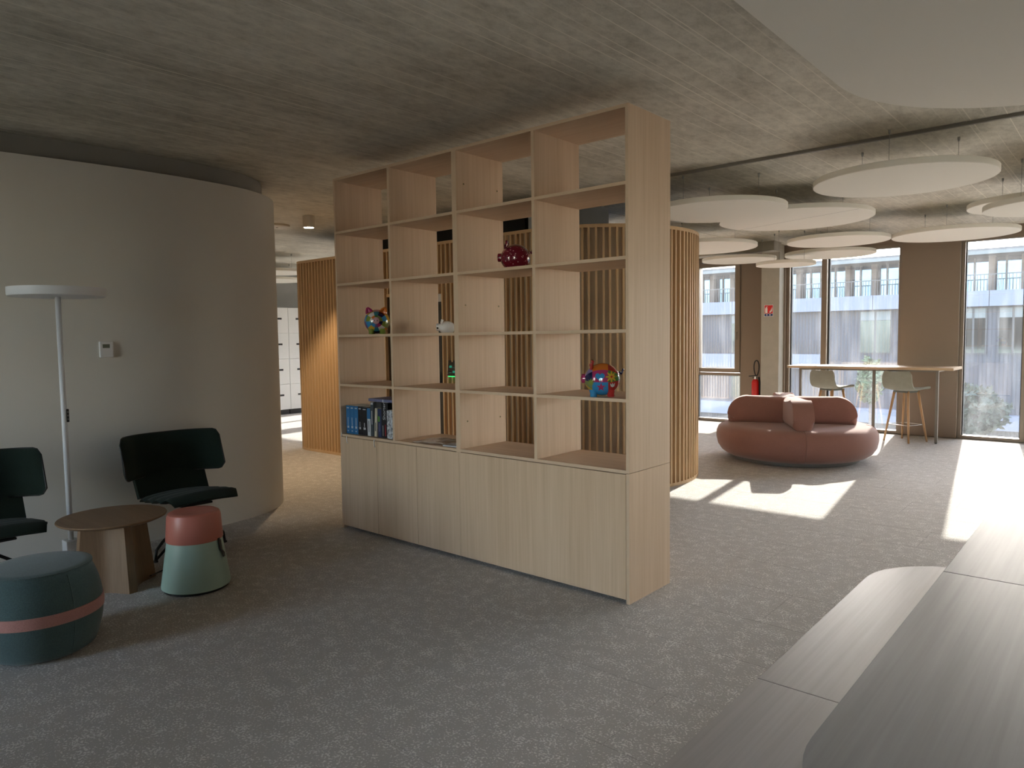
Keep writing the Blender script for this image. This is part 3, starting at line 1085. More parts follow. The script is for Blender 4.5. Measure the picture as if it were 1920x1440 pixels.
decal('painted_star', stp, -0.006, -0.040, G['magenta'], pig3)
decal('painted_tulip', [(-0.014, 0.012), (-0.010, -0.006), (0, -0.012), (0.010, -0.006), (0.014, 0.014), (0.006, 0.004), (0, 0.014), (-0.006, 0.004)], 0.058, -0.030, G['white'], pig3)
decal('painted_flower', [(0.6 * u, 0.6 * w) for u, w in fl], -0.062, -0.012, G['lime'], pig3)

# white pig with black line marks, half hidden
t_ = NT('glaze_white_marks'); v_ = t_.coord('obj'); vo = t_.n('ShaderNodeTexVoronoi'); vo.inputs['Scale'].default_value = 38.0; t_.l(v_, vo.inputs['Vector'])
mk = t_.math('MULTIPLY', t_.math('LESS_THAN', vo.outputs['Distance'], 0.3), t_.math('GREATER_THAN', t_.noise(v_, 25.0, 2), 0.54))
t_.bsdf(t_.mix(mk, (0.85, 0.85, 0.85), (0.02, 0.02, 0.02)), 0.15, 0, 0.6); M['whitepig'] = t_.m
p = at_y(838, 612, 0.37)
pig('white glazed piggy bank with small black marks', (p.x, 0.37, ROWS[2] + 0.0185), R(48), 0.062, 0.052, 0.05, [M['whitepig']], None, M['whitepig'], (M['whitepig'], M['whitepig']), [M['whitepig']], G['orange'], ear=0.55, legs=False)

# ================================================================== POD THINGS
# booking tablet beside the door
p = at_y(851, 692, 2.07)
tb = thing('booking_tablet', 'black wall tablet with a green light beside the door', 'tablet', (-3.46, 2.098, 1.085))
me = prism_me([(-0.125, -0.012), (0.125, -0.012), (0.125, -0.001), (-0.125, -0.001)], 0.0, 0.165, 0.002)
link('tablet_body', me, M['black'], tb, rot=(R(-6), 0, 0))
M['screen'] = emit('tablet_screen', (0.05, 0.5, 0.3), 0.06)
scr = box('screen', (-0.112, -0.0135, 0.016), (0.112, -0.0122, 0.15), M['black'], tb, rot=(R(-6), 0, 0))
for i in range(4):
    for j in range(2):
        box('screen_tile', (-0.10 + i * 0.054, -0.0142, 0.03 + j * 0.055), (-0.062 + i * 0.054, -0.0134, 0.033 + j * 0.055 + 0.02 * ((i + j) % 2)), M['screen'], scr)
M['green_led'] = emit('green_led', (0.05, 1.0, 0.25), 0.2)
box('status_light', (-0.11, -0.016, -0.012), (0.11, -0.002, -0.004), M['green_led'], tb)

# ceiling cylinder spotlights in the passage
M['bulb'] = emit('warm_lamp_disc', (1.0, 0.88, 0.68), 9.0)


def downlight(label, x, y, power, cone=98, blend=0.4):
    t = thing('ceiling_spotlight', label, 'spotlight', (x, y, CEIL))
    lathe('housing', [(0.05, -0.128), (0.061, -0.132), (0.066, -0.127), (0.066, -0.002), (0.06, 0.0), (0.0001, 0.0)], M['lamp_white'], t, 32)
    lathe('lens', [(0.0001, -0.1345), (0.050, -0.1335), (0.0535, -0.129)], M['bulb'], t, 24)
    ld = bpy.data.lights.new('spot_bulb', 'SPOT')
    ld.energy = power * 0.42; ld.color = (1.0, 0.74, 0.46); ld.spot_size = R(cone); ld.spot_blend = blend; ld.shadow_soft_size = 0.05
    lo = bpy.data.objects.new('spot_bulb', ld); C.objects.link(lo); lo.parent = t; lo.location = (0, 0, -0.15)
    return t


downlight('white cylinder ceiling spotlight near the curved white wall', -5.07, 1.38, 58.0)
p = at_z(519, 425, CEIL - 0.02)
pl = thing('ceiling_plate', 'flat round plate on the ceiling of the passage', 'ceiling plate', (p.x, p.y, CEIL))
lathe('housing', [(0.0001, -0.03), (0.13, -0.03), (0.15, -0.022), (0.155, 0.0)], M['lamp_white'], pl, 36)
lathe('sensor', [(0.0001, -0.036), (0.012, -0.036), (0.014, -0.03)], M['chrome'], pl, 12)

# lockers seen down the passage
lk_c = 'white locker column with black handles'
for i in range(5):
    y = 3.35 + i * 0.42
    t = thing('locker', lk_c + (' nearest to the slatted wall', ' second from the slatted wall', ' third from the slatted wall', ' fourth from the slatted wall', ' beside the windows')[i], 'locker', (-10.75, y, 0), 0, 'locker columns at the end of the passage')
    box('carcass', (-0.48, 0, 0.1), (-0.02, 0.418, 2.14), M['locker'], t, 0.003)
    box('plinth', (-0.46, 0.01, 0), (-0.05, 0.408, 0.1), M['black'], t)
    for k in range(4):
        z = 0.105 + k * 0.508
        d = box('locker_door', (-0.02, 0.003, z), (0.0, 0.415, z + 0.503), M['locker'], t, 0.003)
        box('handle', (0.0, 0.17, z + 0.27), (0.008, 0.27, z + 0.305), M['black'], d)
wl2 = struct(box('wall_inner', (-11.6, 2.6, 0), (-11.3, 6.2, CEIL), M['grey_wall']), 'grey wall behind the lockers')

# ================================================================== ACOUSTIC DISCS
def disc(label, x, y, z, r, wires=3, a0=0.5, seam=False):
    t = thing('hanging_acoustic_disc', label, 'acoustic panel', (x, y, z), 0, 'round acoustic discs under the ceiling')
    lathe('felt_disc', [(0.0001, 0.0), (r - 0.004, 0.0), (r, 0.004), (r, 0.041), (r - 0.004, 0.045), (0.0001, 0.045)], M['disc'], t, 96)
    if seam:
        box('seam', (-r * 0.98, -0.0015, -0.0006), (r * 0.98, 0.0015, 0.001), M['plinth_grey'], t, rot=(0, 0, R(-20)))
    for k in range(wires):
        a = a0 + 2 * PI * k / wires
        wx, wy = 0.62 * r * math.cos(a), 0.62 * r * math.sin(a)
        wv = tube('suspension_wire', [(wx, wy, 0.045), (wx, wy, CEIL - z)], 0.0016, M['wire'], t, 6)
        lathe('wire_anchor', [(0.0001, 0), (0.006, 0), (0.009, 0.014), (0.009, 0.03)], M['wire'], t, 10, loc=(wx, wy, CEIL - z - 0.03))
    return t


DZ = 2.6
def sc_(cx, cy):   # plan positions fitted for a 2.5 m underside, carried to 2.6 m
    return CAM[0] + (cx - CAM[0]) * 1.1, CAM[1] + (cy - CAM[1]) * 1.1
ax, ay = sc_(0.865, 2.043); bx_, by_ = sc_(-0.567, 2.292); cx_, cy_ = CAM[0] + (-0.246 - CAM[0]) * 1.155, CAM[1] + (3.1755 - CAM[1]) * 1.155
disc('round white acoustic disc hanging below the dark ceiling rail', ax, ay, DZ, 0.605, a0=-PI / 2)
disc('round white acoustic disc overlapping the seamed disc beside the slatted wall', bx_, by_, DZ, 0.605, a0=-2.0)
disc('large white acoustic disc with a seam across its underside', cx_, cy_, DZ + 0.055, 0.745, seam=True)
disc('round white acoustic disc over the bar table end', 0.46, 6.33, DZ, 0.64)
disc('round white acoustic disc between rose sofa and bar table', -0.70, 5.93, DZ, 0.58)
disc('white acoustic disc over the bar table by the windows', -1.25, 7.42, DZ, 0.6)
disc('white acoustic disc beside the round end of the slatted wall', -2.22, 5.31, DZ, 0.72)
disc('white acoustic disc over the opening window sash', -2.5, 7.2, DZ, 0.54)
disc('small low hanging white acoustic disc in front of the concrete column', -1.61, 6.7, 2.435, 0.39)
disc('round white acoustic disc partly behind a nearer disc', 1.39, 4.54, DZ, 0.53)
kk = at_z(1990, 387, 2.46)
disc('round white acoustic disc overlapping another disc from the front', kk.x, kk.y, 2.46, 0.52, a0=-PI / 2)
for lb_, px, py, r_ in (('distant white acoustic disc above the lockers', 515, 512, 0.5), ('farther white acoustic disc near the lockers', 512, 527, 0.55)):
    q = at_z(px, py, DZ); disc(lb_, q.x, q.y, DZ, r_)
# large pill shaped panel over the long table
t = thing('hanging_acoustic_baffle', 'large pill-shaped white acoustic panel over the long table', 'acoustic panel', (2.06, -0.9, DZ))
pill = []
for k in range(49):
    a = PI * k / 48; pill.append((1.02 * math.cos(a), 0.98 + 1.02 * math.sin(a)))
for k in range(49):
    a = PI + PI * k / 48; pill.append((1.02 * math.cos(a), -0.98 + 1.02 * math.sin(a)))
link('felt_panel', prism_me(pill, 0, 0.045, 0.004), M['disc'], t)
for x_, y_ in ((-0.6, 1.0), (0.6, 1.0), (-0.6, -1.0), (0.6, -1.0)):
    tube('suspension_wire', [(x_, y_, 0.045), (x_, y_, CEIL - DZ)], 0.0016, M['wire'], t, 6)

# ================================================================== LOUNGE CORNER
# ---- coffee table
t = thing('coffee_table', 'round brown oak coffee table with flared panel base', 'table', (-2.63, -1.70, 0))
lathe('table_top', [(0.0001, 0.412), (0.27, 0.412), (0.298, 0.424), (0.302, 0.430), (0.299, 0.435), (0.0001, 0.435)], M['coffee'], t, 72)
def flute(sc_top, sc_bot, n=4):
    out = []
    for sc_, z in ((sc_bot, 0.0), (sc_top, 0.412)):
        ring = []
        for k in range(n):
            a0 = 2 * PI * k / n + 0.05; a1 = a0 + 2 * PI / n
            # chamfered corner, then a concave face to the next corner
            d = 0.10
            for q in range(9):
                s = q / 8
                a = a0 + d + (a1 - a0 - 2 * d) * s
                pa = Vector((math.cos(a0 + d), math.sin(a0 + d))); pb = Vector((math.cos(a1 - d), math.sin(a1 - d)))
                pt = pa.lerp(pb, s) * (1 - 0.24 * math.sin(PI * s))
                ring.append((pt.x * sc_, pt.y * sc_, z))
        out.append(ring)
    n2 = len(out[0])
    vs = out[0] + out[1]
    fs = [(i, (i + 1) % n2, n2 + (i + 1) % n2, n2 + i) for i in range(n2)]
    fs += [tuple(range(n2))[::-1], tuple(range(n2, 2 * n2))]
    bm = bmesh.new(); me = mesh_from(vs, fs); bm.from_mesh(me); bpy.data.meshes.remove(me)
    return bm_mesh(bm, True, R(22))
link('pedestal', flute(0.19, 0.235), M['coffee_base'], t)

# ---- coral and mint stool
t = thing('stool', 'conical mint green stool with a coral seat', 'stool', (-2.206, -1.396, 0))
lathe('base_ring', [(0.0001, 0.0), (0.17, 0.0), (0.185, 0.006), (0.185, 0.014), (0.0001, 0.014)], M['black'], t, 56)
lathe('body', [(0.0001, 0.014), (0.182, 0.014), (0.195, 0.022), (0.196, 0.034), (0.154, 0.315), (0.146, 0.32)], M['mint'], t, 64)
lathe('seat', [(0.150, 0.300), (0.160, 0.302), (0.162, 0.308), (0.152, 0.447), (0.145, 0.465), (0.130, 0.473), (0.10, 0.469), (0.0001, 0.466)], M['coral'], t, 64)
aa = R(32)
rd = Vector((math.cos(aa), math.sin(aa), 0))
st = []
for k in range(17):
    s = k / 16
    off = 0.160 + 0.016 * math.sin(PI * s) + (0.012 if 0.2 < s < 0.8 else 0)
    z = 0.312 - 0.115 * math.sin(PI * s * 0.97) ** 0.8
    st.append(rd * off + Vector((-rd.y, rd.x, 0)) * (0.012 * (s - 0.5)) + Vector((0, 0, z)))
sv, sf = [], []
tw = Vector((-rd.y, rd.x, 0)) * 0.011
for p in st:
    sv += [p - tw, p + tw, p + tw + rd * 0.003, p - tw + rd * 0.003]
for k in range(16):
    for q in range(4):
        sf.append((k * 4 + q, k * 4 + (q + 1) % 4, k * 4 + 4 + (q + 1) % 4, k * 4 + 4 + q))
link('strap', mesh_from(sv, sf, True), M['black'], t)

# ---- pouf
t = thing('pouf', 'petrol green barrel pouf with a pink band', 'pouf', (-1.935, -2.29, 0))
prof = []
for k in range(25):
    s = k / 24
    z = 0.004 + 0.412 * s
    r = 0.218 + 0.048 * math.sin(PI * min(1, max(0, s * 1.02))) ** 0.8
    prof.append((r, z))
prof = [(0.0001, 0.004), (0.20, 0.004)] + prof[1:-1] + [(0.226, 0.412), (0.218, 0.420), (0.19, 0.424), (0.0001, 0.426)]
lathe('cushion', prof, M['pouf'], t, 72)
def prad(z):
    s = (z - 0.004) / 0.412
    return 0.218 + 0.048 * math.sin(PI * min(1, max(0, s * 1.02))) ** 0.8
lathe('band', [(prad(0.185) - 0.002, 0.185), (prad(0.187) + 0.004, 0.187), (prad(0.213) + 0.004, 0.213), (prad(0.24) + 0.004, 0.24), (prad(0.242) - 0.002, 0.242)], M['pink'], t, 72)
tube('top_seam', [(0.223 * math.cos(2 * PI * k / 60), 0.223 * math.sin(2 * PI * k / 60), 0.417) for k in range(60)], 0.003, M['pouf'], t, 6, closed=True)
tube('side_seam', [((prad(z) + 0.0005) * math.cos(R(14)), (prad(z) + 0.0005) * math.sin(R(14)), z) for z in [0.01 + 0.40 * k / 16 for k in range(17)]], 0.0022, M['pouf'], t, 6)

# ---- floor lamp
t = thing('floor_lamp', 'white uplighter floor lamp with flat round head', 'floor lamp', (-3.10, -1.79, 0))
lathe('head', [(0.0001, 1.79), (0.255, 1.79), (0.266, 1.793), (0.27, 1.80), (0.27, 1.846), (0.264, 1.846), (0.264, 1.81), (0.0001, 1.81)], M['white_metal'], t, 80)
tube('pole', [(0, 0, 0.1), (0, 0, 1.795)], 0.0165, M['white_metal'], t, 20)
box('foot_block', (-0.045, -0.04, 0.02), (0.045, 0.04, 0.225), M['white_metal'], t, 0.006)
box('foot_plate', (-0.12, -0.24, 0.0), (0.20, 0.24, 0.022), M['white_metal'], t, 0.006)
sw = box('touch_switch', (0.006, 0.008, 0.99), (0.020, 0.024, 1.075), M['black'], t, 0.004)
for z in (1.01, 1.033, 1.056):
    box('button', (0.0195, 0.012, z - 0.004), (0.0215, 0.02, z + 0.004), M['plinth_grey'], sw)

# ---- green lounge chairs (facing +x)
def lounge_chair(label, x, y):
    t = thing('lounge_chair', label, 'chair', (x, y, 0), 0.0, 'green lounge chairs along the white wall')
    hw = 0.265

    def seat(u, v):      # u: rear -> front, v: width
        s = (v - 0.5) * 2
        xx = -0.235 + 0.50 * u
        z = 0.405 + 0.035 * u - 0.02 * (1 - u) + 0.020 * abs(math.sin(u * PI * 4)) - 0.012 * s * s
        z -= 0.03 * max(0, u - 0.86) / 0.14
        w = hw * (0.93 + 0.07 * math.sin(PI * u)) * (1 - 0.10 * max(0, u - 0.8) / 0.2)
        return (xx, s * w, z)
    link('seat', grid_me(seat, 48, 16, lambda u, v: 0.034 * (math.sin(PI * min(1, max(0, v))) ** 0.35 + 0.02) * (0.35 + 0.65 * min(1, (1 - u) * 7)) + 0.004), M['green'], t)

    def neck(u, v):      # rises from the seat rear to the back band
        s = (v - 0.5) * 2
        k = u
        xx = -0.235 - 0.035 * math.sin(k * PI / 2) - 0.075 * k
        z = 0.395 + 0.25 * k
        w = hw * (0.95 + 0.02 * k)
        return (xx - 0.012 * (1 - s * s), s * w, z)
    link('lower_back', grid_me(neck, 10, 12, lambda u, v: 0.035), M['green'], t)

    def band(u, v):      # u: across, v: height
        s = (u - 0.5) * 2
        cr = max(0.0, (abs(s) - 0.9) / 0.1)
        cut = 0.045 * (1 - math.sqrt(max(0.0, 1 - cr * cr)))
        z = 0.535 + cut + (0.295 - 2 * cut) * v
        xx = -0.315 - 0.075 * v + 0.15 * abs(s) ** 3.0 - 0.014 * abs(math.sin(v * PI * 2)) * (1 - abs(s) ** 4)
        return (xx, s * 0.355, z)
    def bt(u, v):
        e = min(u, 1 - u) * 12; g = min(v, 1 - v) * 7
        return 0.012 + 0.040 * min(1, e) ** 0.5 * min(1, g) ** 0.5
    link('wing_back', grid_me(band, 44, 20, bt), M['green'], t)
    ed = [band(k / 44, 0) for k in range(45)] + [band(1, k / 10) for k in range(1, 11)] + [band(1 - k / 44, 1) for k in range(1, 45)] + [band(0, 1 - k / 10) for k in range(1, 10)]
    tube('piping', ed, 0.006, M['black'], t, 6, closed=True)
    box('seat_plate', (-0.13, -0.11, 0.352), (0.12, 0.11, 0.366), M['black'], t, 0.004)
    tube('gas_column', [(0, 0, 0.19), (0, 0, 0.36)], 0.02, M['black'], t, 16)
    tube('column_collar', [(0, 0, 0.300), (0, 0, 0.312)], 0.0225, M['chrome'], t, 16)
    for k in range(4):
        a = R(10 + 90 * k)
        d = Vector((math.cos(a), math.sin(a), 0))
        up = [d * 0.015 + Vector((0, 0, 0.27)), d * 0.22 + Vector((0, 0, 0.125)), d * 0.265 + Vector((0, 0, 0.08)), d * 0.275 + Vector((0, 0, 0.012))]
        lo = [d * 0.015 + Vector((0, 0, 0.215)), d * 0.22 + Vector((0, 0, 0.055)), d * 0.275 + Vector((0, 0, 0.012))]
        lg = tube('leg', up, 0.010, M['black'], t, 10)
        tube('leg_strut', lo, 0.009, M['black'], lg, 10)
        lathe('glide', [(0.0001, 0), (0.016, 0), (0.016, 0.012), (0.0001, 0.012)], M['black'], lg, 12, loc=tuple(d * 0.275))
    return t


lounge_chair('dark green wing back lounge chair behind the conical stool', -2.955, -1.075)
lounge_chair('dark green wing back lounge chair behind the petrol pouf', -2.955, -2.26)

# ---- thermostat on the curved wall
t = thing('thermostat', 'small white thermostat mounted on the curved wall', 'thermostat', (-3.4855, -1.385, 1.39), R(-4))
box('housing', (-0.004, -0.044, 0), (0.022, 0.044, 0.115), M['white_plastic'], t, 0.006)
box('display', (0.0215, -0.026, 0.068), (0.0228, 0.020, 0.095), M['lcd'], t)
box('button_bar', (0.0215, -0.03, 0.03), (0.0226, 0.03, 0.034), M['locker'], t)

# ---- power cord and plug
cord_pts = []
a_ = Vector((-2.47, -1.56, 0.05)); b_ = at_z(316, 1060, 0.02)
for k in range(13):
    s = k / 12
    q = a_.lerp(b_, s); q.z = max(0.006, 0.05 * (1 - s) ** 2 + 0.006); q.x -= 0.03 * math.sin(PI * s)
    cord_pts.append(q)
t = thing('power_cord', 'black power cord with plug on the carpet', 'power cord', tuple(cord_pts[-1] * 1.0))
t.location.z = 0
o0 = Vector(t.location)
tube('cable', [q - o0 for q in cord_pts], 0.0045, M['black'], t, 8)
box('plug', (-0.02, -0.015, 0.001), (0.025, 0.02, 0.035), M['black'], t, 0.006, rot=(0, 0, 0.6))

# ================================================================== SOFA ISLAND
SO = Vector((-0.985, 5.36, 0))
vd = Vector((-0.335, 0.942, 0)).normalized()
t = thing('island_sofa', 'round rose wool island sofa with crossed backrests', 'sofa', tuple(SO), math.atan2(vd.y, vd.x) - PI / 2)
lathe('plinth', [(0.0001, 0.0), (0.70, 0.0), (0.712, 0.006), (0.722, 0.045), (0.0001, 0.045)], M['plinth_grey'], t, 80)
prof = [(0.0001, 0.045), (0.735, 0.045), (0.785, 0.056), (0.85, 0.10), (0.892, 0.165), (0.908, 0.24), (0.905, 0.31), (0.882, 0.368), (0.84, 0.402), (0.77, 0.419), (0.5, 0.424), (0.0001, 0.424)]
lathe('base_cushion', prof, M['sofa'], t, 96)


def fin_me(length, h, th, rr):
    # outline in (s, z): inner end at 0, outer end rounded
    out = [(0.0, 0.0), (length - 0.03, 0.0), (length - 0.008, 0.02), (length, 0.06)]
    for k in range(13):
        a = 0.5 * PI * k / 12
        out.append((length - rr + rr * math.cos(a), h - rr + rr * math.sin(a)))
    out.append((0.0, h))
    bm = bmesh.new()
    f = [bm.verts.new((s, -th / 2, z)) for s, z in out]; b = [bm.verts.new((s, th / 2, z)) for s, z in out]
    f0 = bm.faces.new(f); b0 = bm.faces.new(b[::-1])
    n = len(out)
    for i in range(n):
        bm.faces.new((f[i], b[i], b[(i + 1) % n], f[(i + 1) % n]))
    ed = [e for e in set(f0.edges) | set(b0.edges)]
    bmesh.ops.bevel(bm, geom=ed, offset=th * 0.36, segments=5, affect='EDGES', profile=0.5)
    return bm_mesh(bm, True, R(60))


for ang, ln in ((0, 0.72), (PI, 0.73), (-PI / 2 + 0.17, 0.80), (PI / 2 + 0.17, 0.78)):
    link('backrest', fin_me(ln, 0.335, 0.22, 0.22), M['sofa'], t, loc=(-0.045, 0, 0.405), rot=(0, 0, ang))
for ang in (0, PI / 2 + 0.10, PI, -PI / 2 + 0.13):
    pts = [((r + 0.002) * math.cos(ang), (r + 0.002) * math.sin(ang), z) for r, z in prof[2:10]]
    tube('seam', pts, 0.004, M['sofa_seam'], t, 6)

# ================================================================== BAR TABLE AND STOOLS
bt0, bt1 = -1.80, 0.33
t = thing('bar_table', 'long narrow high oak bar table at the windows', 'table', (-0.735, 7.62, 0))
x0, x1 = bt0 + 0.735, bt1 + 0.735
box('table_top', (x0, -0.30, 0.985), (x1, 0.30, 1.02), M['bar_top'], t, 0.003)
for x in (x0 + 0.14, 0.08, x1 - 0.21):
    lg = box('leg', (x - 0.017, -0.14, 0.012), (x + 0.017, -0.106, 0.96), M['bar_leg'], t, 0.003)
    box('foot_pad', (x - 0.013, -0.136, 0), (x + 0.013, -0.11, 0.012), M['black'], lg)
    box('cross_rail', (x - 0.017, -0.14, 0.955), (x + 0.017, 0.26, 0.985), M['bar_leg'], t, 0.003)
box('apron_rail', (x0 + 0.14, -0.136, 0.957), (x1 - 0.21, -0.110, 0.983), M['bar_leg'], t)

def bar_stool(label, x, y, face):
    t = thing('bar_stool', label, 'bar stool', (x, y, 0), face, 'sage felt bar stools at the bar table')
    # local +x is the facing direction; shell profile rear-top to front
    P = [(-0.235, 0.962), (-0.232, 0.89), (-0.215, 0.80), (-0.17, 0.728), (-0.09, 0.703), (0.02, 0.708), (0.12, 0.722), (0.195, 0.722), (0.215, 0.708)]
    pl_ = catmull(P, 5)

    def shell(u, v):
        s = (v - 0.5) * 2
        k = u * (len(pl_) - 1); i = min(int(k), len(pl_) - 2); f = k - i
        px = pl_[i][0] * (1 - f) + pl_[i + 1][0] * f; pz = pl_[i][1] * (1 - f) + pl_[i + 1][1] * f
        w = 0.205 + 0.018 * math.sin(PI * min(1, u * 1.3))
        cor = 1.0
        if u < 0.12:
            cor = 1 - 0.16 * (1 - u / 0.12) ** 2
        if u > 0.9:
            cor = 1 - 0.10 * ((u - 0.9) / 0.1) ** 2
        back = max(0, 1 - u * 1.7)
        return (px + 0.055 * back * s * s, s * w * cor, pz + 0.022 * (1 - back) * s * s)
    link('seat_shell', grid_me(shell, 40, 16, 0.022), M['stool_fab'], t)
    box('seat_plate', (-0.12, -0.11, 0.672), (0.13, 0.11, 0.694), M['stool_dark'], t, 0.005)
    legs = []
    for sx, sy in ((-1, -1), (-1, 1), (1, -1), (1, 1)):
        top = Vector((sx * 0.10, sy * 0.10, 0.69)); bot = Vector((sx * 0.185, sy * 0.185, 0.0))
        tube('leg', [top, top.lerp(bot, 0.5), bot], 0.018, M['beech'], t, 14, r2=0.012)
        legs.append(top.lerp(bot, 0.66))
    ring = [legs[0], legs[2], legs[3], legs[1]]
    pts = []
    for i in range(4):
        a, b = ring[i], ring[(i + 1) % 4]
        for k in range(5):
            q = a.lerp(b, k / 5); q.z += 0
            pts.append(q)
    tube('footrest', pts, 0.005, M['chrome'], t, 8, closed=True)
    return t


bar_stool('sage felt bar stool with full legs in view by the bronze panel', -0.255, 7.53, R(66))
bar_stool('sage felt bar stool standing behind the rose sofa', -1.19, 7.42, R(64))

# ================================================================== FIRE EXTINGUISHER AND SIGN
t = thing('fire_extinguisher', 'red fire extinguisher with black hose beside the concrete column', 'fire extinguisher', (-2.585, 8.08, 0.30))
lathe('cylinder', [(0.0001, 0.0), (0.052, 0.002), (0.06, 0.012), (0.06, 0.40), (0.052, 0.432), (0.03, 0.452), (0.022, 0.456), (0.0001, 0.456)], M['red_paint'], t, 32)
lathe('neck', [(0.02, 0.455), (0.022, 0.50), (0.014, 0.505), (0.0001, 0.505)], M['chrome'], t, 16)
box('valve_handle', (-0.055, -0.012, 0.50), (0.06, 0.012, 0.518), M['black'], t, 0.004, rot=(0, R(-6), 0))
box('valve_lever', (-0.05, -0.01, 0.472), (0.03, 0.01, 0.484), M['black'], t, 0.003)
loop = []
for k in range(25):
    a = -PI / 2 + 2 * PI * k / 24 * 0.98
    w = 0.048 * (0.55 + 0.45 * math.sin((a + PI / 2) / 2) ** 1.0)
    loop.append((0.02 + w * math.cos(a), -0.01, 0.635 + 0.125 * math.sin(a)))
tube('hose_loop', loop, 0.010, M['black'], t, 10)
tube('nozzle', [(0.06, -0.01, 0.49), (0.075, -0.01, 0.40), (0.078, -0.01, 0.2)], 0.014, M['black'], t, 12)
box('wall_bracket', (-0.03, 0.06, 0.28), (0.03, 0.118, 0.34), M['black'], t)

t = thing('fire_sign', 'red and white fire extinguisher sign on the concrete column', 'sign', (-2.345, 7.9985, 1.765))
box('plate', (-0.072, -0.003, 0.0), (0.072, 0.0, 0.185), M['sign_white'], t)
box('red_field', (-0.066, -0.0042, 0.048), (0.066, -0.003, 0.179), M['sign_red'], t)
box('blue_strip', (-0.066, -0.0042, 0.006), (0.066, -0.003, 0.044), M['sign_blue'], t)
ex = box('extinguisher_icon', (-0.055, -0.0054, 0.055), (-0.018, -0.0042, 0.135), M['sign_white'], t)
box('icon_neck', (-0.044, -0.0054, 0.135), (-0.030, -0.0042, 0.150), M['sign_white'], t)
box('icon_handle', (-0.05, -0.0054, 0.150), (-0.012, -0.0042, 0.158), M['sign_white'], t)
for dx, h0, h1 in ((0.012, 0.058, 0.098), (0.026, 0.062, 0.125), (0.042, 0.075, 0.155)):
    me = mesh_from([(dx, -0.005, h0), (dx + 0.012, -0.005, h0 + 0.004), (dx + 0.016, -0.005, (h0 + h1) / 2), (dx + 0.012, -0.005, h1), (dx + 0.004, -0.005, (h0 + h1) / 2)], [(0, 1, 2, 3, 4)])
    link('flame_icon', me, M['sign_white'], t)
for dx in (-0.028, 0.022):
    lathe('pictogram', [(0.0001, 0.0012), (0.010, 0.0012), (0.010, 0.0)], M['sign_white'], t, 12, loc=(dx, -0.0042, 0.026), rot=(PI / 2, 0, 0))

# ================================================================== LONG TABLE AND BENCH
t = thing('long_table', 'long grey oak table with rounded corners', 'table', (2.06, -0.72, 0))
yA, yB = -1.62, 1.80
SEAM = -0.83 + 0.72
for y0, y1, rad in ((yA, SEAM - 0.001, (0.30, 0.30, 0, 0)), (SEAM + 0.001, yB, (0, 0, 0.405, 0.405))):
    link('table_top', prism_me(rounded_rect(-0.41, 0.41, y0, y1, rad), 0.715, 0.75, 0.002), M['table_top'], t)
for y in (-1.15, 1.15):
    for x in (-0.22, 0.22):
        box('leg', (x - 0.03, y - 0.03, 0), (x + 0.03, y + 0.03, 0.66), M['bar_leg'], t, 0.004)
    box('cross_beam', (-0.3, y - 0.03, 0.66), (0.3, y + 0.03, 0.715), M['bar_leg'], t, 0.003)
t = thing('bench', 'low oak bench with a rounded end beside the long table', 'bench', (1.43, -0.9, 0))
bA, bB, bs_ = -2.2, 1.16, -1.3 + 0.9
for y0, y1, rad in ((bA, bs_ - 0.001, (0.0, 0.0, 0, 0)), (bs_ + 0.001, bB, (0, 0, 0.0, 0.40))):
    link('seat_board', prism_me(rounded_rect(-0.18, 0.33, y0, y1, rad), 0.425, 0.46, 0.002), M['bench_top'], t)
for y in (-1.3, 0.0, 0.75):
    for x in (0.0, 0.22):
        box('leg', (x - 0.025, y - 0.03, 0), (x + 0.025, y + 0.03, 0.40), M['bar_leg'], t, 0.004)
    box('cross_beam', (-0.08, y - 0.03, 0.40), (0.28, y + 0.03, 0.425), M['bar_leg'], t, 0.003)

# ================================================================== OUTSIDE
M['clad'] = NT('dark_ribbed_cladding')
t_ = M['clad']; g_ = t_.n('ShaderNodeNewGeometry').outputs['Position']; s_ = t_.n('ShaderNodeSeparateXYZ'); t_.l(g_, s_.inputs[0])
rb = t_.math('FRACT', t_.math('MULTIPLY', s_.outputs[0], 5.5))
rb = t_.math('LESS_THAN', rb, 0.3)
t_.bsdf(t_.mix(rb, (0.036, 0.039, 0.05), (0.02, 0.022, 0.03)), 0.7, 0, 0.3)  # cladding colour also lowered to hold down the outdoor brightness
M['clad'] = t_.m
M['band'] = plain('dimmed_facade_band', (0.10, 0.115, 0.155), 0.7, var=0.03)  # white bands: dimness outdoors is put into this low bluish colour
M['post'] = plain('timber_post', (0.07, 0.05, 0.04), 0.7, var=0.15)
M['rail'] = plain('dark_railing', (0.03, 0.032, 0.036), 0.6)
M['bglass'] = plain('blue_reflective_glass', (0.055, 0.10, 0.17), 0.04, 1.0, var=0.1, spec=0.5)
M['bglass'].node_tree.nodes['Principled BSDF'].inputs['Metallic'].default_value = 1.0
M['bglass'].node_tree.nodes['Principled BSDF'].inputs['IOR'].default_value = 2.2
M['wglass'] = plain('dark_window_glass', (0.028, 0.04, 0.05), 0.05, 1.0, var=0.3, scale=1.5)
M['blind'] = plain('window_blind', (0.09, 0.105, 0.11), 0.7, var=0.05)
M['roof'] = plain('dark_roof', (0.05, 0.052, 0.058), 0.7)
M['ground'] = plain('courtyard_paving', (0.16, 0.155, 0.145), 0.9, var=0.15)
gr = struct(box('ground', (-120, FAC + 0.6, -7.2), (90, 110, -7.0), M['ground']), 'courtyard paving outside')
BY = 40.0
bx0, bx1 = -44.0, 16.0
B = thing('building', 'dark clad building with pale floor bands across the courtyard', 'building', (0, BY, -7.0))
up = 7.0
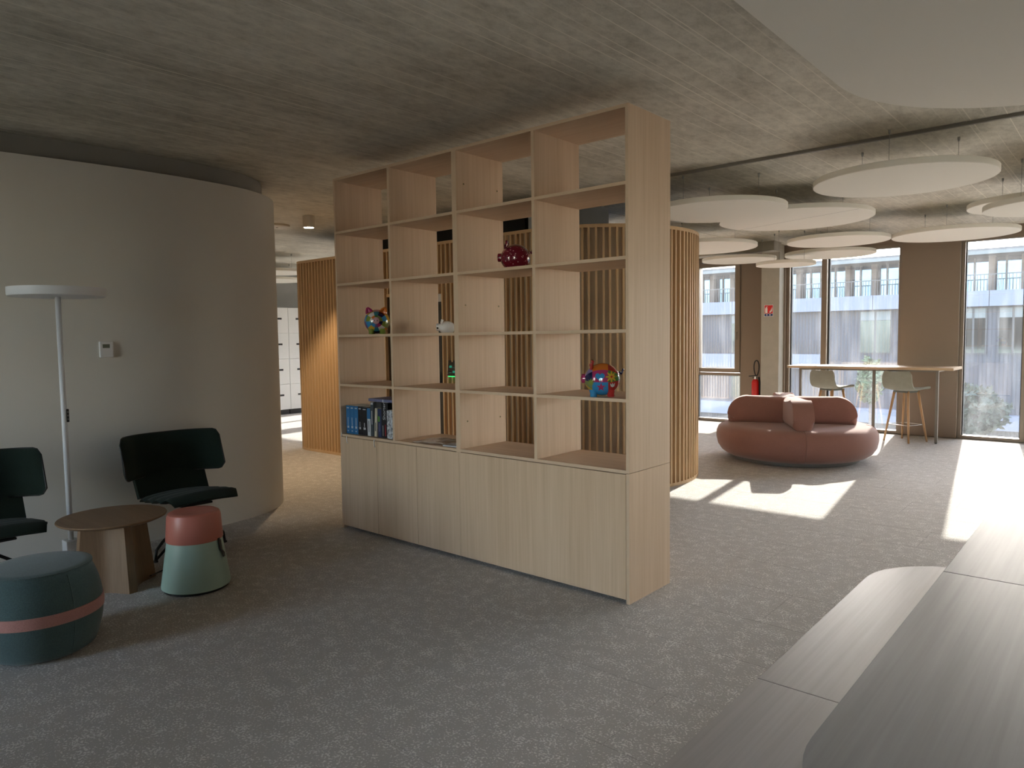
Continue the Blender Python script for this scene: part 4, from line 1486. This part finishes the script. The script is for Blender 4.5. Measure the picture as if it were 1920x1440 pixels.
def bb(name, x0, x1, y0, y1, z0, z1, mat, par=B):
    return box(name, (x0, y0, z0 + up), (x1, y1, z1 + up), mat, par)
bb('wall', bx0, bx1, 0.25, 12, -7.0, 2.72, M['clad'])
x = bx0
k = 0
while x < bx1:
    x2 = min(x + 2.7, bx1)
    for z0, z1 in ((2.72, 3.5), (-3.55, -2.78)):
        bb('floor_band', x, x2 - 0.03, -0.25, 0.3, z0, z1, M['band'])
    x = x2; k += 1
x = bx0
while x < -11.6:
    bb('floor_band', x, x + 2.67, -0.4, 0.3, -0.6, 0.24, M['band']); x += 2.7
bb('terrace_floor', bx0, bx1, 0.3, 12, 2.72, 2.9, M['ground'])
bb('glass_storey', bx0, bx1, 2.2, 11, 2.9, 5.35, M['bglass'])
bb('roof', bx0, bx1, -0.2, 12, 5.38, 5.62, M['roof'])
bb('roof_edge', bx0, bx1, -0.35, -0.2, 5.32, 5.50, M['blind'])
x = -40.0 + 0.8
px_ = [-10.8 + 1.42 * k for k in range(-18, 18)]
for x in px_:
    bb('post', x - 0.14, x + 0.14, 1.7, 2.1, 2.9, 5.38, M['post'])
    bb('glazing_bar', x + 0.56, x + 0.64, 2.1, 2.22, 2.9, 5.38, M['rail'])
# terrace railing: fine bars, joined
bm = bmesh.new()
x = bx0
while x < bx1:
    bm_box(bm, (x, -0.02, 3.5 + up), (x + 0.022, 0.02, 4.33 + up)); x += 0.15
bm_box(bm, (bx0, -0.03, 4.30 + up), (bx1, 0.03, 4.35 + up))
x = bx0
while x < -11.6:
    bm_box(bm, (x, -0.32, 0.24 + up), (x + 0.022, -0.28, 1.05 + up)); x += 0.15
o = link('railing', bm_mesh(bm), M['rail'], B); o['kind'] = 'stuff'
wl_ = [(-9.62, 1.52), (-4.75, 1.05), (-3.1, 1.15), (-0.6, 1.5), (-17.2, 1.6), (-20.8, 1.5), (-24.5, 1.5), (2.2, 1.5), (5.5, 1.5), (-28.5, 1.5)]
for x, w in wl_:
    for z0, z1 in ((0.35, 2.62), (-2.5, -0.45)):
        if z0 < 0 and x > -11:
            continue
        wd = bb('window', x - 0.06, x + w + 0.06, 0.18, 0.3, z0 - 0.06, z1 + 0.04, M['rail'])
        h = w / 2 - 0.05
        for s in (0, 1):
            xa = x + s * (w / 2 + 0.05)
            bb('pane', xa, xa + h, 0.15, 0.2, z0, z1 - 0.5, M['wglass'], wd)
            bb('blind', xa, xa + h, 0.14, 0.2, z1 - 0.48, z1, M['blind'], wd)
# planter hedge and trees in the courtyard
def leafy(name, label, loc, rx, ry, rz, n, col, cat, trunk=True):
    t = thing(name, label, cat, loc)
    bm = bmesh.new()
    rnd = random.Random(int(abs(loc[0]) * 100) + n)
    base = loc[2]
    for i in range(n):
        while True:
            q = Vector((rnd.uniform(-1, 1), rnd.uniform(-1, 1), rnd.uniform(-1, 1)))
            if 0.35 < q.length < 1:
                break
        q = q * (0.75 + 0.25 * mnoise.noise(q * 2.5))
        c = Vector((q.x * rx, q.y * ry, q.z * rz + trunk_h(trunk) + rz))
        d = Vector((rnd.gauss(0, 1), rnd.gauss(0, 1), rnd.gauss(0, 1))).normalized(); e = d.orthogonal().normalized()
        s = rnd.uniform(0.10, 0.2)
        bm.faces.new([bm.verts.new(c + d * s), bm.verts.new(c + e * s * 0.45), bm.verts.new(c - d * s), bm.verts.new(c - e * s * 0.45)])
    me = bm_mesh(bm)
    o = link('foliage', me, col, t); o['kind'] = 'stuff'
    if trunk:
        tube('trunk', [(0, 0, 0), (0.05, 0.02, trunk_h(trunk) * 0.6), (0, 0, trunk_h(trunk) + rz)], 0.11, M['post'], t, 10, r2=0.05)
    return t


def trunk_h(tr):
    return tr if tr else 0.0


M['leaf'] = plain('leaf_green', (0.010, 0.020, 0.008), 0.6, var=0.4, scale=3)
M['leaf2'] = plain('leaf_pale_green', (0.05, 0.075, 0.03), 0.6, var=0.4, scale=3)
leafy('tree', 'broad dark green tree in the courtyard before the building', (-3.3, 33, -7.0), 1.9, 1.5, 1.5, 3600, M['leaf'], 'tree', 3.5)
leafy('tree', 'rounded green tree beside the broad courtyard tree', (0.2, 34, -7.0), 1.6, 1.5, 1.6, 3000, M['leaf'], 'tree', 3.3)
leafy('tree', 'slim pale green tree close to the opposite building', (-8.0, 36, -7.0), 0.8, 0.8, 1.5, 2000, M['leaf2'], 'tree', 4.5)
